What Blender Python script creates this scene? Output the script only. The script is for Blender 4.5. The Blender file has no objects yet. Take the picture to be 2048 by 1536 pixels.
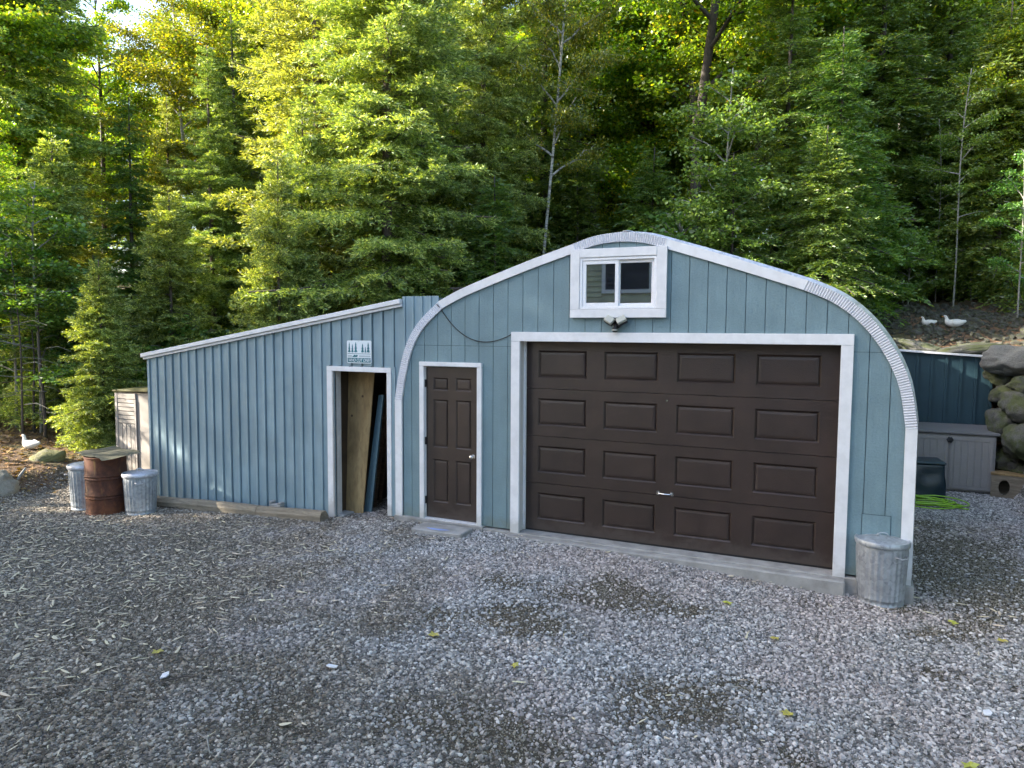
import bpy, bmesh, math, random
import numpy as np
from mathutils import Vector, Matrix, noise, Quaternion
R = math.radians
sc = bpy.context.scene
col = sc.collection
random.seed(7)

# ------------------------------------------------------------------ camera
CX, CY, CZ, YAW, PIT, ROL, FPX = 2.442, -8.175, 2.515, 0.436, -0.073, 0.006, 1441.2
fwd = Vector((-math.sin(YAW)*math.cos(PIT), math.cos(YAW)*math.cos(PIT), math.sin(PIT)))
rt = Vector((math.cos(YAW), math.sin(YAW), 0)); up = rt.cross(fwd)
r2 = math.cos(ROL)*rt + math.sin(ROL)*up; u2 = -math.sin(ROL)*rt + math.cos(ROL)*up
cam = bpy.data.objects.new('camera', bpy.data.cameras.new('camera')); col.objects.link(cam)
cam.matrix_world = Matrix(((r2.x, u2.x, -fwd.x, CX), (r2.y, u2.y, -fwd.y, CY), (r2.z, u2.z, -fwd.z, CZ), (0, 0, 0, 1)))
cam.data.sensor_width = 36; cam.data.lens = 36*FPX/2048; cam.data.clip_end = 1500; cam.data.clip_start = .05
sc.camera = cam

# ------------------------------------------------------------------ light
SUN = Vector((-.893, -.45, 0)).normalized(); EL = R(27)
sund = Vector((SUN.x*math.cos(EL), SUN.y*math.cos(EL), math.sin(EL)))
w = bpy.data.worlds.new('World'); sc.world = w; w.use_nodes = True
wn = w.node_tree; bg = wn.nodes['Background']
sky = wn.nodes.new('ShaderNodeTexSky'); sky.sky_type = 'NISHITA'; sky.sun_disc = False
sky.sun_elevation = EL; sky.sun_rotation = math.atan2(SUN.x, SUN.y)
sky.air_density = 1.0; sky.dust_density = 2.2; sky.ozone_density = 1.0
wn.links.new(sky.outputs[0], bg.inputs[0]); bg.inputs[1].default_value = 0.15
sl = bpy.data.objects.new('sun', bpy.data.lights.new('sun', 'SUN')); col.objects.link(sl)
sl.data.energy = 5.0; sl.data.angle = R(.5); sl.data.color = (1, .92, .78)
sl.rotation_euler = sund.to_track_quat('Z', 'Y').to_euler()
sc.view_settings.view_transform = 'Standard'; sc.view_settings.look = 'None'
sc.view_settings.exposure = 2.35; sc.view_settings.gamma = 1
sc.view_settings.use_curve_mapping = False
sc.render.engine = 'CYCLES'
cy = sc.cycles
cy.use_denoising = True; cy.max_bounces = 6; cy.diffuse_bounces = 3; cy.glossy_bounces = 3
cy.transmission_bounces = 3; cy.use_adaptive_sampling = True; cy.adaptive_threshold = .02

# ------------------------------------------------------------------ helpers
def tag(o, label=None, cat=None, group=None, kind=None):
    if label: o['label'] = label
    if cat: o['category'] = cat
    if group: o['group'] = group
    if kind: o['kind'] = kind
    return o
def empty(name, loc, rz=0, label=None, cat=None, group=None, scale=None):
    o = bpy.data.objects.new(name, None); col.objects.link(o); o.empty_display_size = .2
    o.location = loc; o.rotation_euler = (0, 0, rz)
    if scale: o.scale = scale
    return tag(o, label, cat, group)
def fast_mesh(name, V, F, mat=None, smooth=False):
    V = np.asarray(V, np.float32).reshape(-1, 3); F = np.asarray(F, np.int32)
    k = F.shape[1]; me = bpy.data.meshes.new(name)
    me.vertices.add(len(V)); me.vertices.foreach_set('co', V.ravel())
    me.loops.add(F.size); me.loops.foreach_set('vertex_index', F.ravel())
    me.polygons.add(len(F)); me.polygons.foreach_set('loop_start', np.arange(0, F.size, k, dtype=np.int32))
    me.polygons.foreach_set('loop_total', np.full(len(F), k, np.int32))
    if smooth: me.polygons.foreach_set('use_smooth', np.ones(len(F), bool))
    me.update(calc_edges=True)
    if mat: me.materials.append(mat)
    return me
class MB:
    """collects shapes; build() links them as one mesh object"""
    def __init__(s): s.v = []; s.f = []
    def box(s, x0, x1, y0, y1, z0, z1):
        b = len(s.v)
        s.v += [(x, y, z) for z in (z0, z1) for y in (y0, y1) for x in (x0, x1)]
        s.f += [tuple(b+i for i in q) for q in ((0, 2, 3, 1), (4, 5, 7, 6), (0, 1, 5, 4), (1, 3, 7, 5), (3, 2, 6, 7), (2, 0, 4, 6))]
        return s
    def hexa(s, p):  # 8 points, same order as box
        b = len(s.v); s.v += [tuple(q) for q in p]
        s.f += [tuple(b+i for i in q) for q in ((0, 2, 3, 1), (4, 5, 7, 6), (0, 1, 5, 4), (1, 3, 7, 5), (3, 2, 6, 7), (2, 0, 4, 6))]
        return s
    def prism(s, pts, y0, y1):  # polygon in xz, counter-clockwise seen from -y
        b = len(s.v); n = len(pts)
        s.v += [(x, y0, z) for x, z in pts] + [(x, y1, z) for x, z in pts]
        s.f.append(tuple(b+i for i in range(n))); s.f.append(tuple(b+n+i for i in reversed(range(n))))
        for i in range(n):
            j = (i+1) % n; s.f.append((b+j, b+i, b+n+i, b+n+j))
        return s
    def tube(s, path, rad, n=8, cap=True):
        path = [Vector(p) for p in path]; b = len(s.v); m = len(path)
        rad = [float(q) for q in (rad if hasattr(rad, '__len__') else [rad]*m)]
        ref = Vector((0, 0, 1)); 
        for i, p in enumerate(path):
            t = (path[min(i+1, m-1)]-path[max(i-1, 0)]).normalized()
            if abs(t.dot(ref)) > .95: ref = Vector((1, 0, 0)) if abs(t.x) < .9 else Vector((0, 1, 0))
            a = t.cross(ref).normalized(); c = t.cross(a); ref = -c if abs(c.z) > .1 else ref
            for k in range(n):
                q = 2*math.pi*k/n; s.v.append(tuple(p+rad[i]*(math.cos(q)*a+math.sin(q)*c)))
        for i in range(m-1):
            for k in range(n):
                k2 = (k+1) % n; s.f.append((b+i*n+k, b+i*n+k2, b+(i+1)*n+k2, b+(i+1)*n+k))
        if cap:
            s.f.append(tuple(b+k for k in reversed(range(n)))); s.f.append(tuple(b+(m-1)*n+k for k in range(n)))
        return s
    def lathe(s, prof, n=40, c=(0, 0), rf=None, close=True):
        b = len(s.v)
        for i, (r, z) in enumerate(prof):
            for k in range(n):
                q = 2*math.pi*k/n; rr = rf(r, z, q) if rf else r
                s.v.append((c[0]+rr*math.cos(q), c[1]+rr*math.sin(q), z))
        for i in range(len(prof)-1):
            for k in range(n):
                k2 = (k+1) % n; s.f.append((b+i*n+k, b+i*n+k2, b+(i+1)*n+k2, b+(i+1)*n+k))
        if close:
            s.f.append(tuple(b+k for k in reversed(range(n)))); s.f.append(tuple(b+(len(prof)-1)*n+k for k in range(n)))
        return s
    def build(s, name, mat, parent=None, world=False, smooth=False, bevel=0, label=None):
        me = bpy.data.meshes.new(name); me.from_pydata(s.v, [], s.f); me.update()
        me.materials.append(mat)
        if smooth:
            me.polygons.foreach_set('use_smooth', np.ones(len(me.polygons), bool))
        o = bpy.data.objects.new(name, me); col.objects.link(o)
        if parent:
            o.parent = parent
            if world: o.location = -Vector(parent.location)
        if bevel:
            m = o.modifiers.new('bevel', 'BEVEL'); m.width = bevel; m.segments = 1; m.limit_method = 'ANGLE'
        if smooth == 'auto':
            try:
                me.set_sharp_from_angle(angle=R(40))
            except Exception: pass
        if label: o['label'] = label
        return o
def copy_tree(o, parent=None):
    c = o.copy(); col.objects.link(c); c.parent = parent
    for ch in list(o.children): copy_tree(ch, c)
    return c
def sm(a, b, x):
    t = min(1, max(0, (x-a)/(b-a))); return t*t*(3-2*t)
def onz(px, py, z):
    d = r2*((px-1024)/FPX)+u2*((768-py)/FPX)+fwd; t = (z-CZ)/d.z
    return Vector((CX, CY, CZ))+t*d
def ony(px, py, y):
    d = r2*((px-1024)/FPX)+u2*((768-py)/FPX)+fwd; t = (y-CY)/d.y
    return Vector((CX, CY, CZ))+t*d
def at(px, D):
    fh = Vector((fwd.x, fwd.y, 0)).normalized()
    p = Vector((CX, CY, 0))+D*(fh+rt*((px-1024)/FPX)); return p.x, p.y

# ------------------------------------------------------------------ materials
class NT:
    def __init__(s, name):
        s.m = bpy.data.materials.new(name); s.m.use_nodes = True; s.t = s.m.node_tree
        s.b = s.t.nodes['Principled BSDF']
    def n(s, typ, **kw):
        nd = s.t.nodes.new(typ)
        for k, v in kw.items(): setattr(nd, k, v)
        return nd
    def l(s, a, b): s.t.links.new(a, b)
    def coord(s, kind='Object'):
        return s.n('ShaderNodeTexCoord').outputs[kind]
    def pos(s): return s.n('ShaderNodeNewGeometry').outputs['Position']
    def noise(s, vec, scale, detail=4, rough=.55, dist=0):
        nd = s.n('ShaderNodeTexNoise'); nd.inputs['Scale'].default_value = scale
        nd.inputs['Detail'].default_value = detail; nd.inputs['Roughness'].default_value = rough
        nd.inputs['Distortion'].default_value = dist
        if vec: s.l(vec, nd.inputs['Vector'])
        return nd.outputs['Fac']
    def ramp(s, fac, stops, interp='LINEAR'):
        nd = s.n('ShaderNodeValToRGB'); cr = nd.color_ramp; cr.interpolation = interp
        while len(cr.elements) < len(stops): cr.elements.new(.5)
        for e, (p, c) in zip(cr.elements, stops):
            e.position = p; e.color = (*c, 1) if len(c) == 3 else c
        s.l(fac, nd.inputs['Fac']); return nd.outputs['Color']
    def mix(s, fac, a, b, mode='MIX'):
        nd = s.n('ShaderNodeMix', data_type='RGBA', blend_type=mode)
        for sock, v in ((nd.inputs['Factor'], fac), (nd.inputs[6], a), (nd.inputs[7], b)):
            if hasattr(v, 'links'): s.l(v, sock)
            elif isinstance(v, (int, float)): sock.default_value = v
            else: sock.default_value = (*v, 1)
        return nd.outputs[2]
    def bump(s, h, strength, dist=.01, normal=None):
        nd = s.n('ShaderNodeBump'); nd.inputs['Strength'].default_value = strength
        nd.inputs['Distance'].default_value = dist; s.l(h, nd.inputs['Height'])
        if normal: s.l(normal, nd.inputs['Normal'])
        return nd.outputs['Normal']
    def math(s, op, a, b=0, c=None):
        nd = s.n('ShaderNodeMath', operation=op)
        for i, v in enumerate((a, b) if c is None else (a, b, c)):
            if hasattr(v, 'links'): s.l(v, nd.inputs[i])
            else: nd.inputs[i].default_value = v
        return nd.outputs[0]
    def mapping(s, vec, scale):
        nd = s.n('ShaderNodeMapping'); nd.inputs['Scale'].default_value = scale; s.l(vec, nd.inputs['Vector'])
        return nd.outputs[0]
    def out(s, color=None, rough=None, normal=None, metal=None, spec=None):
        for k, v in (('Base Color', color), ('Roughness', rough), ('Normal', normal), ('Metallic', metal), ('Specular IOR Level', spec)):
            if v is None: continue
            if hasattr(v, 'links'): s.l(v, s.b.inputs[k])
            elif k == 'Base Color': s.b.inputs[k].default_value = (*v, 1)
            else: s.b.inputs[k].default_value = v
        return s.m
def painted(name, c, var=.12, scale=2.5, rough=.6, bump=.25, bscale=70, dirt=None, spec=.3, stretch=(1, 1, 1), streak=0):
    t = NT(name); p = t.pos()
    n1 = t.noise(p, scale, 5); v = t.mix(t.ramp(n1, [(.3, (0, 0, 0)), (.7, (1, 1, 1))]), tuple(x*(1-var) for x in c), tuple(x*(1+var) for x in c))
    info = t.n('ShaderNodeObjectInfo').outputs['Random']
    v = t.mix(t.math('MULTIPLY', info, .12), v, tuple(x*.6 for x in c))
    n2 = t.noise(t.mapping(p, stretch), bscale, 3, .6)
    v = t.mix(t.math('MULTIPLY', t.ramp(n2, [(.35, (1, 1, 1)), (.6, (0, 0, 0))]), .22), v, tuple(x*.62 for x in c))
    if streak:
        st = t.noise(t.mapping(p, (5, 5, .3)), 1.6, 6, .7); v = t.mix(t.math('MULTIPLY', t.ramp(st, [(.45, (0, 0, 0)), (.7, (1, 1, 1))]), streak), v, tuple(x*.55 for x in c))
    if dirt:
        zz = t.n('ShaderNodeSeparateXYZ'); t.l(p, zz.inputs[0])
        h = t.math('ADD', zz.outputs[2], t.math('MULTIPLY', t.noise(p, 7, 5), -.5))
        f = t.ramp(t.math('ADD', h, .22), [(0, (1, 1, 1)), (.14, (0, 0, 0))])
        v = t.mix(t.math('MULTIPLY', f, .55), v, dirt)
    return t.out(v, rough, t.bump(n2, bump, .01), spec=spec)
M = {}
M['siding'] = painted('siding_paint', (.175, .258, .284), streak=.22, bump=.5, bscale=50, dirt=(.16, .19, .16))
M['batten'] = painted('board_paint', (.24, .328, .368), streak=.3, bump=.4, bscale=30, stretch=(1, 1, .08), scale=1.6, var=.16)
M['siding_back'] = painted('groove_shade_blue', (.05, .085, .10))  # darker siding blue; shade in grooves and batten gaps put into the colour
M['white'] = painted('white_trim_paint', (.73, .725, .73), var=.05, bump=.05, bscale=10, dirt=(.35, .34, .31), scale=4)
M['white_metal'] = painted('white_trim_metal', (.62, .62, .65), var=.05, bump=.05, rough=.4, scale=5)
M['vinyl'] = painted('white_vinyl', (.8, .8, .82), var=.03, bump=.03, rough=.35)
M['jamb'] = painted('unpainted_jamb', (.52, .50, .48), var=.1, bump=.2, bscale=30)
M['brown'] = painted('brown_door_paint', (.034, .021, .017), var=.28, bump=.3, bscale=90, rough=.42, spec=.5, scale=3, dirt=(.07, .055, .047))
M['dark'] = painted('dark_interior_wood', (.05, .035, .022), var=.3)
M['black'] = painted('black_plastic', (.02, .02, .022), rough=.45)
M['teal_dark'] = painted('dark_teal_metal', (.02, .048, .062), rough=.5, bump=.1)
M['resin'] = painted('taupe_resin', (.33, .30, .275), var=.08, bump=.2, bscale=60, dirt=(.2, .17, .14))
M['resin_grey'] = painted('grey_resin', (.27, .255, .24), var=.08, bump=.2, bscale=60)
M['resin_lid'] = painted('dark_grey_resin', (.15, .145, .145), var=.1, bump=.2)
M['moss_cap'] = painted('mossy_resin_cap', (.10, .095, .035), var=.3, scale=8)
M['tote'] = painted('dark_blue_plastic', (.012, .03, .042), rough=.35, bump=.3, bscale=9, spec=.5)
M['hose'] = painted('green_hose', (.30, .55, .04), rough=.35, spec=.5)
M['steel'] = NT('nickel').out((.6, .58, .55), .25, metal=1)
M['lamp_white'] = painted('lamp_head', (.42, .42, .36), rough=.4)
M['sign_white'] = painted('sign_white', (.72, .78, .82), var=.04, bump=.03)
M['sign_teal'] = painted('sign_teal', (.035, .16, .20), var=.2, bump=.03)
M['siding_plank'] = painted('blue_plank', (.10, .17, .20), var=.15, bscale=20)
M['curtain'] = painted('curtain', (.35, .3, .25))
M['house_siding'] = painted('house_clapboard', (.50, .49, .34), var=.3, scale=1.2)
M['asphalt_roof'] = painted('roof_shingle', (.08, .075, .07), var=.2)
def mk_concrete():
    t = NT('concrete'); p = t.pos(); n = t.noise(p, 5, 6); g = t.noise(p, 120, 3)
    c = t.ramp(n, [(.3, (.21, .20, .185)), (.55, (.34, .33, .31)), (.75, (.42, .40, .38))])
    c = t.mix(t.math('MULTIPLY', g, .35), c, (.15, .14, .13)); return t.out(c, .9, t.bump(g, .5, .008))
M['concrete'] = mk_concrete()
def mk_wood(name, a, b, scale=1.0, axis=(1, 12, 12), knots=True):
    t = NT(name); p = t.coord(); m = t.mapping(p, tuple(v*scale for v in axis)); n = t.noise(m, 2.2, 7, .65, 1.2); g = t.noise(m, 14, 3)
    c = t.ramp(n, [(.3, a), (.7, b)])
    c = t.mix(t.math('MULTIPLY', t.ramp(g, [(.45, (0, 0, 0)), (.7, (1, 1, 1))]), .4), c, tuple(x*.45 for x in a))
    if knots:
        v = t.n('ShaderNodeTexVoronoi'); v.inputs['Scale'].default_value = 3.5; t.l(p, v.inputs['Vector'])
        k = t.ramp(v.outputs['Distance'], [(.05, (1, 1, 1)), (.09, (0, 0, 0))]); c = t.mix(k, c, (.06, .03, .015))
    return t.out(c, .8, t.bump(n, .35, .01))
M['timber'] = mk_wood('weathered_timber', (.13, .105, .075), (.32, .265, .19), knots=False)
M['plywood'] = mk_wood('plywood', (.22, .14, .06), (.40, .28, .13), .5, (3, 3, 1))
M['oldwood'] = mk_wood('old_wood', (.08, .05, .03), (.2, .13, .08))
M['bark_spruce'] = mk_wood('spruce_bark', (.055, .04, .032), (.16, .12, .095), 1.4, (9, 9, 2.2), False)
M['bark_dark'] = mk_wood('dark_bark', (.03, .024, .02), (.10, .08, .065), 1.2, (9, 9, 2), False)
M['bark_grey'] = mk_wood('grey_bark', (.14, .135, .12), (.34, .33, .30), 1, (5, 5, 3), False)
def mk_birch():
    t = NT('birch_bark'); p = t.coord(); n = t.noise(t.mapping(p, (2, 2, 14)), 2, 5, .7)
    c = t.ramp(n, [(.36, (.07, .06, .05)), (.48, (.30, .29, .26)), (.7, (.46, .44, .40))]); return t.out(c, .8, t.bump(n, .4))
M['bark_birch'] = mk_birch()
def mk_galv(name='galvanised_steel', tint=(1, 1, 1)):
    t = NT(name); p = t.coord(); v = t.n('ShaderNodeTexVoronoi'); v.inputs['Scale'].default_value = 28; t.l(p, v.inputs['Vector'])
    n = t.noise(p, 5, 6); bw = t.n('ShaderNodeRGBToBW'); t.l(v.outputs['Color'], bw.inputs[0])
    f = t.math('ADD', t.math('MULTIPLY', bw.outputs[0], .35), t.math('MULTIPLY', n, .75))
    c = t.ramp(f, [(.25, tuple(.22*x for x in tint)), (.5, tuple(.36*x for x in tint)), (.8, tuple(.5*x for x in tint))])
    return t.out(c, .48, t.bump(n, .15, .01), metal=.55)
M['galv'] = mk_galv(tint=(.93, .99, 1.06)); M['galv_lid'] = mk_galv('galvanised_lid', (1.25, 1.25, 1.35))
M['galv_clean'] = mk_galv('corrugated_steel', (1.5, 1.5, 1.6))
def mk_rust():
    t = NT('rust'); p = t.coord(); n = t.noise(p, 6, 8, .7, .6); m = t.noise(t.mapping(p, (6, 6, .8)), 2.5, 5)
    c = t.ramp(n, [(.28, (.025, .010, .007)), (.5, (.085, .028, .013)), (.66, (.15, .05, .018)), (.8, (.055, .02, .014))])
    c = t.mix(t.ramp(m, [(.58, (0, 0, 0)), (.72, (.6, .6, .6))]), c, (.23, .14, .03)); return t.out(c, .85, t.bump(n, .6, .01))
M['rust'] = mk_rust()
def mk_stone(name, a, b, moss=(.07, .085, .02), mossy=.45, sc_=1.6):
    t = NT(name); p = t.coord(); n = t.noise(p, sc_, 7, .6); g = t.noise(p, 30, 4, .7)
    rnd = t.n('ShaderNodeObjectInfo').outputs['Random']
    c = t.mix(n, a, b); c = t.mix(t.math('MULTIPLY', rnd, .45), c, tuple(x*.55 for x in a))
    c = t.mix(t.ramp(t.noise(p, 60, 2), [(.45, (0, 0, 0)), (.62, (.5, .5, .5))]), c, tuple(x*.4 for x in a))
    f = t.ramp(t.noise(p, 2.3, 5, .7), [(1-mossy-.08, (0, 0, 0)), (1-mossy+.06, (.8, .8, .8))])
    c = t.mix(f, c, moss); return t.out(c, .92, t.bump(t.math('ADD', g, t.math('MULTIPLY', t.noise(p, 8, 6, .7), 1.5)), .9, .03))
M['boulder'] = mk_stone('boulder_granite', (.07, .068, .06), (.20, .195, .175), mossy=.5)
M['capstone'] = mk_stone('capstone_granite', (.15, .147, .137), (.30, .295, .275), mossy=.36)
M['rubble'] = mk_stone('rubble_stone', (.07, .065, .055), (.17, .16, .14), mossy=.45)
M['boulder_moss'] = mk_stone('mossy_rock', (.2, .19, .14), (.38, .35, .22), moss=(.13, .13, .03), mossy=.55)
M['boulder_pale'] = mk_stone('pale_rock', (.32, .28, .21), (.5, .45, .36), mossy=.25)
def mk_gravel():
    t = NT('gravel_stone'); p = t.pos(); info = t.n('ShaderNodeObjectInfo'); rnd = info.outputs['Random']
    grey = t.ramp(rnd, [(0, (.09, .088, .087)), (.2, (.19, .183, .177)), (.5, (.30, .288, .278)), (.75, (.42, .402, .385)), (.93, (.55, .515, .48)), (.99, (.68, .66, .63))])
    pink = t.ramp(rnd, [(0, (.14, .11, .10)), (.4, (.32, .265, .24)), (.75, (.43, .36, .325)), (1, (.6, .5, .45))])
    brown = t.ramp(rnd, [(0, (.05, .038, .024)), (.4, (.135, .105, .072)), (.8, (.27, .225, .17)), (1, (.44, .385, .31))])
    n = t.noise(p, .55, 4, .6); n3 = t.math('MULTIPLY_ADD', t.noise(p, .9, 5, .7, .4), 3.0, -1.2)
    c = t.mix(t.ramp(n, [(.44, (0, 0, 0)), (.58, (.62, .62, .62))]), grey, pink)
    xyz = t.n('ShaderNodeSeparateXYZ'); t.l(p, xyz.inputs[0]); mr = t.n('ShaderNodeMapRange'); mr.inputs[1].default_value = 0; mr.inputs[2].default_value = -6.5; mr.inputs[3].default_value = 0; mr.inputs[4].default_value = .62
    t.l(t.math('ADD', xyz.outputs[0], t.math('MULTIPLY', xyz.outputs[1], .35)), mr.inputs[0])
    m2 = t.n('ShaderNodeMapRange'); m2.inputs[1].default_value = -2.6; m2.inputs[2].default_value = -5.0; m2.inputs[3].default_value = 0; m2.inputs[4].default_value = .16; t.l(xyz.outputs[1], m2.inputs[0])
    c = t.mix(t.ramp(t.math('ADD', t.math('ADD', t.math('MULTIPLY', n3, .5), mr.outputs[0]), m2.outputs[0]), [(.24, (0, 0, 0)), (.62, (.9, .9, .9))]), c, brown)
    return t.out(c, .85, t.bump(t.noise(p, 90, 2), .3, .004))
M['gravel'] = mk_gravel()
def mk_ground():
    t = NT('ground_surface'); p = t.pos()
    f = t.n('ShaderNodeAttribute', attribute_name='forest').outputs['Fac']; d = t.n('ShaderNodeAttribute', attribute_name='dirt').outputs['Fac']
    v = t.n('ShaderNodeTexVoronoi'); v.inputs['Scale'].default_value = 42; t.l(p, v.inputs['Vector'])
    bw = t.n('ShaderNodeRGBToBW'); t.l(v.outputs['Color'], bw.inputs[0])
    g = t.ramp(bw.outputs[0], [(.1, (.04, .036, .03)), (.5, (.11, .10, .088)), (.9, (.23, .215, .19))])
    e = t.ramp(t.noise(p, 40, 5, .7), [(.35, (.03, .023, .014)), (.6, (.065, .052, .034)), (.75, (.14, .12, .09))])
    c = t.mix(t.ramp(t.math('ADD', d, t.math('MULTIPLY', t.noise(p, 3, 4), .3)), [(.35, (0, 0, 0)), (.8, (1, 1, 1))]), g, e)
    lit = t.ramp(t.noise(p, 16, 6, .75), [(.3, (.03, .018, .01)), (.5, (.10, .055, .028)), (.62, (.17, .10, .05)), (.78, (.07, .06, .02))])
    lit = t.mix(t.ramp(t.noise(p, 1.3, 4), [(.5, (0, 0, 0)), (.65, (.6, .6, .6))]), lit, (.045, .06, .018))
    c = t.mix(f, c, lit); h = t.math('ADD', v.outputs['Distance'], t.noise(p, 14, 4))
    return t.out(c, .95, t.bump(h, .7, .02))
M['ground'] = mk_ground()
def mk_leaf(name, cols, trans=.45, island=True, tcol=(1.7, 1.5, .35), gloss=.06, rough=.45):
    t = NT(name); t.t.nodes.remove(t.b); out = t.t.nodes['Material Output']
    geo = t.n('ShaderNodeNewGeometry'); info = t.n('ShaderNodeObjectInfo').outputs['Random']
    c = t.ramp(geo.outputs['Random Per Island'], cols)
    n = t.noise(t.pos(), .9, 3)
    hs = t.n('ShaderNodeHueSaturation'); t.l(c, hs.inputs['Color'])
    t.l(t.math('MULTIPLY_ADD', info, .04, .492), hs.inputs['Hue']); t.l(t.math('MULTIPLY_ADD', n, .9, .78), hs.inputs['Value'])
    hs.inputs['Saturation'].default_value = 1.0
    d = t.n('ShaderNodeBsdfDiffuse'); tr = t.n('ShaderNodeBsdfTranslucent'); gl = t.n('ShaderNodeBsdfGlossy'); gl.inputs['Roughness'].default_value = rough
    t.l(hs.outputs[0], d.inputs['Color']); t.l(t.mix(1, hs.outputs[0], tcol, 'MULTIPLY'), tr.inputs['Color'])
    m1 = t.n('ShaderNodeMixShader'); m1.inputs[0].default_value = trans; t.l(d.outputs[0], m1.inputs[1]); t.l(tr.outputs[0], m1.inputs[2])
    m2 = t.n('ShaderNodeMixShader'); m2.inputs[0].default_value = gloss; t.l(m1.outputs[0], m2.inputs[1]); t.l(gl.outputs[0], m2.inputs[2])
    t.l(m2.outputs[0], out.inputs['Surface']); return t.m
M['needle'] = mk_leaf('spruce_needles', [(0, (.06, .095, .02)), (.35, (.15, .20, .045)), (.75, (.30, .36, .09)), (1, (.55, .56, .2))], .38)
M['hemlock'] = mk_leaf('hemlock_needles', [(0, (.045, .085, .018)), (.5, (.10, .17, .03)), (.9, (.17, .24, .04)), (1, (.24, .25, .05))], .4)
M['maple'] = mk_leaf('maple_leaves', [(0, (.065, .12, .016)), (.5, (.15, .235, .022)), (.85, (.27, .35, .03)), (.97, (.42, .38, .03)), (1, (.5, .24, .03))], .6)
M['birchleaf'] = mk_leaf('birch_leaves', [(0, (.06, .09, .014)), (.5, (.14, .17, .018)), (.85, (.24, .25, .025)), (1, (.34, .25, .02))], .5)
M['shrubleaf'] = mk_leaf('shrub_leaves', [(0, (.05, .10, .02)), (.6, (.10, .19, .03)), (1, (.2, .29, .06))], .4)
M['grit'] = mk_leaf('dirt_grit', [(0, (.028, .02, .012)), (.5, (.062, .046, .029)), (.9, (.11, .088, .062)), (1, (.26, .23, .2))], .0, gloss=.02)
M['litter'] = mk_leaf('leaf_litter', [(0, (.05, .028, .012)), (.4, (.14, .08, .035)), (.8, (.27, .17, .08)), (.95, (.38, .27, .12)), (1, (.5, .38, .06))], .1, gloss=.03)
M['chips'] = mk_leaf('wood_chips', [(0, (.08, .045, .025)), (.45, (.18, .12, .075)), (.8, (.38, .30, .21)), (1, (.66, .58, .46))], .02, gloss=.02)
M['yellow'] = mk_leaf('yellow_leaf', [(0, (.34, .30, .06)), (1, (.44, .38, .09))], .3)
def mk_glass():
    t = NT('window_glass'); t.out((.012, .014, .02), .02, spec=1.0); t.b.inputs['IOR'].default_value = 2.6
    return t.m
M['glass'] = mk_glass()
M['feather'] = painted('white_feathers', (.6, .58, .54), var=.08, bump=.4, bscale=40, rough=.7)
M['bill'] = painted('orange_bill', (.5, .2, .04))
M['scrap'] = painted('white_scrap', (.7, .7, .72))

# ------------------------------------------------------------------ ground
def yard_z(x, y):
    z = -.06
    z -= .15*sm(-.5, 3.2, x)
    z -= .115*sm(-2.6, -4.2, x)*1.0 + .13*sm(-4, -8.5, x)
    return z
def gz(x, y):
    z = yard_z(x, y)
    d = -10.0 - x - .18*(y-0)                              # left bank
    if d > 0: z += .3*sm(0, .7, d) + .11*max(0, min(d, 14)-.5)*(1-.0*d)
    l = sm(3.0, 6, x)*0
    # slope behind the garage and on the right
    wr = sm(-7, 2.5, x)
    hr = 0
    if y > 7.5: hr = 2.2*sm(7.5, 8.3, y) + .42*(min(y, 10.2)-7.5)*sm(7.5, 8.3, y)*.75 + .17*max(0, min(y, 60)-10.2)
    hr_side = (2.15*sm(5.05, 5.5, x) + .3*max(0, min(x, 8)-5.5))*sm(1.0, 2.5, y)
    z_r = max(hr, hr_side) if x > 3 else hr
    hl = .07*max(0, min(y, 12)-4)*sm(3, 8, y) + .14*max(0, min(y, 70)-12)
    z += wr*z_r + (1-wr)*hl
    if y > 4: z += .10*noise.noise(Vector((x*.45, y*.45, 1.3)))*sm(6, 10, y)*2
    return z
def axis(segs):
    out = []
    for a, b, s in segs: out += list(np.arange(a, b-1e-6, s))
    return np.array(out+[segs[-1][1]])
def dirt_f(x, y):
    s = 0
    for cx_, cy_, rx, ry, a in ((-.15, -2.35, .5, .42, 1.15), (.55, -1.4, .6, .4, 1.1), (-.4, -1.6, .5, .2, .5), (-.9, -2.9, .8, .5, .45), (1.5, -3.1, .5, .45, .8), (.4, -4.2, .8, .5, .7), (-5.2, -1.7, 1.3, .35, .6), (-3.6, -3.6, .9, .7, .6), (-2.2, -4.3, .9, .5, .45), (-6.5, -2.4, 1.2, .5, .5), (3.8, 1.5, .9, 2.2, 1.0), (4.3, .2, .9, .8, .7), (2.6, -3.6, .5, .3, .5), (-1.1, -4.6, .7, .5, .6), (-3.6, -1.7, .3, .15, .5)):
        q = ((x-cx_)/rx)**2+((y-cy_)/ry)**2
        q *= 1+1.5*noise.noise(Vector((x*2.1, y*2.1, 0)))+.6*noise.noise(Vector((x*6, y*6, 4))); q = max(q, 0)
        s = max(s, a*math.exp(-max(q, 0)**1.3))
    return s
def forest_f(x, y):
    d = -9.9-x-.18*y + .35*noise.noise(Vector((x*.9, y*.9, 5)))
    return max(sm(0, .6, d), sm(6.6, 7.4, y)*(1 if x > 3 else 1), sm(3.5, 5.5, y)*(1-sm(-9, -7.5, x)))
def grid(xs, ys, zoff=0):
    V = [(x, y, gz(x, y)+zoff) for y in ys for x in xs]
    nx = len(xs); i = np.arange(nx-1); F = []
    for j in range(len(ys)-1):
        b = j*nx+i; F.append(np.stack([b, b+1, b+nx+1, b+nx], 1))
    return np.array(V), np.concatenate(F)
xs = axis([(-300, -60, 40), (-60, -24, 4), (-24, -12, .8), (-12, 6, .12), (6, 14, .5), (14, 60, 6), (60, 300, 40)])
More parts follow.
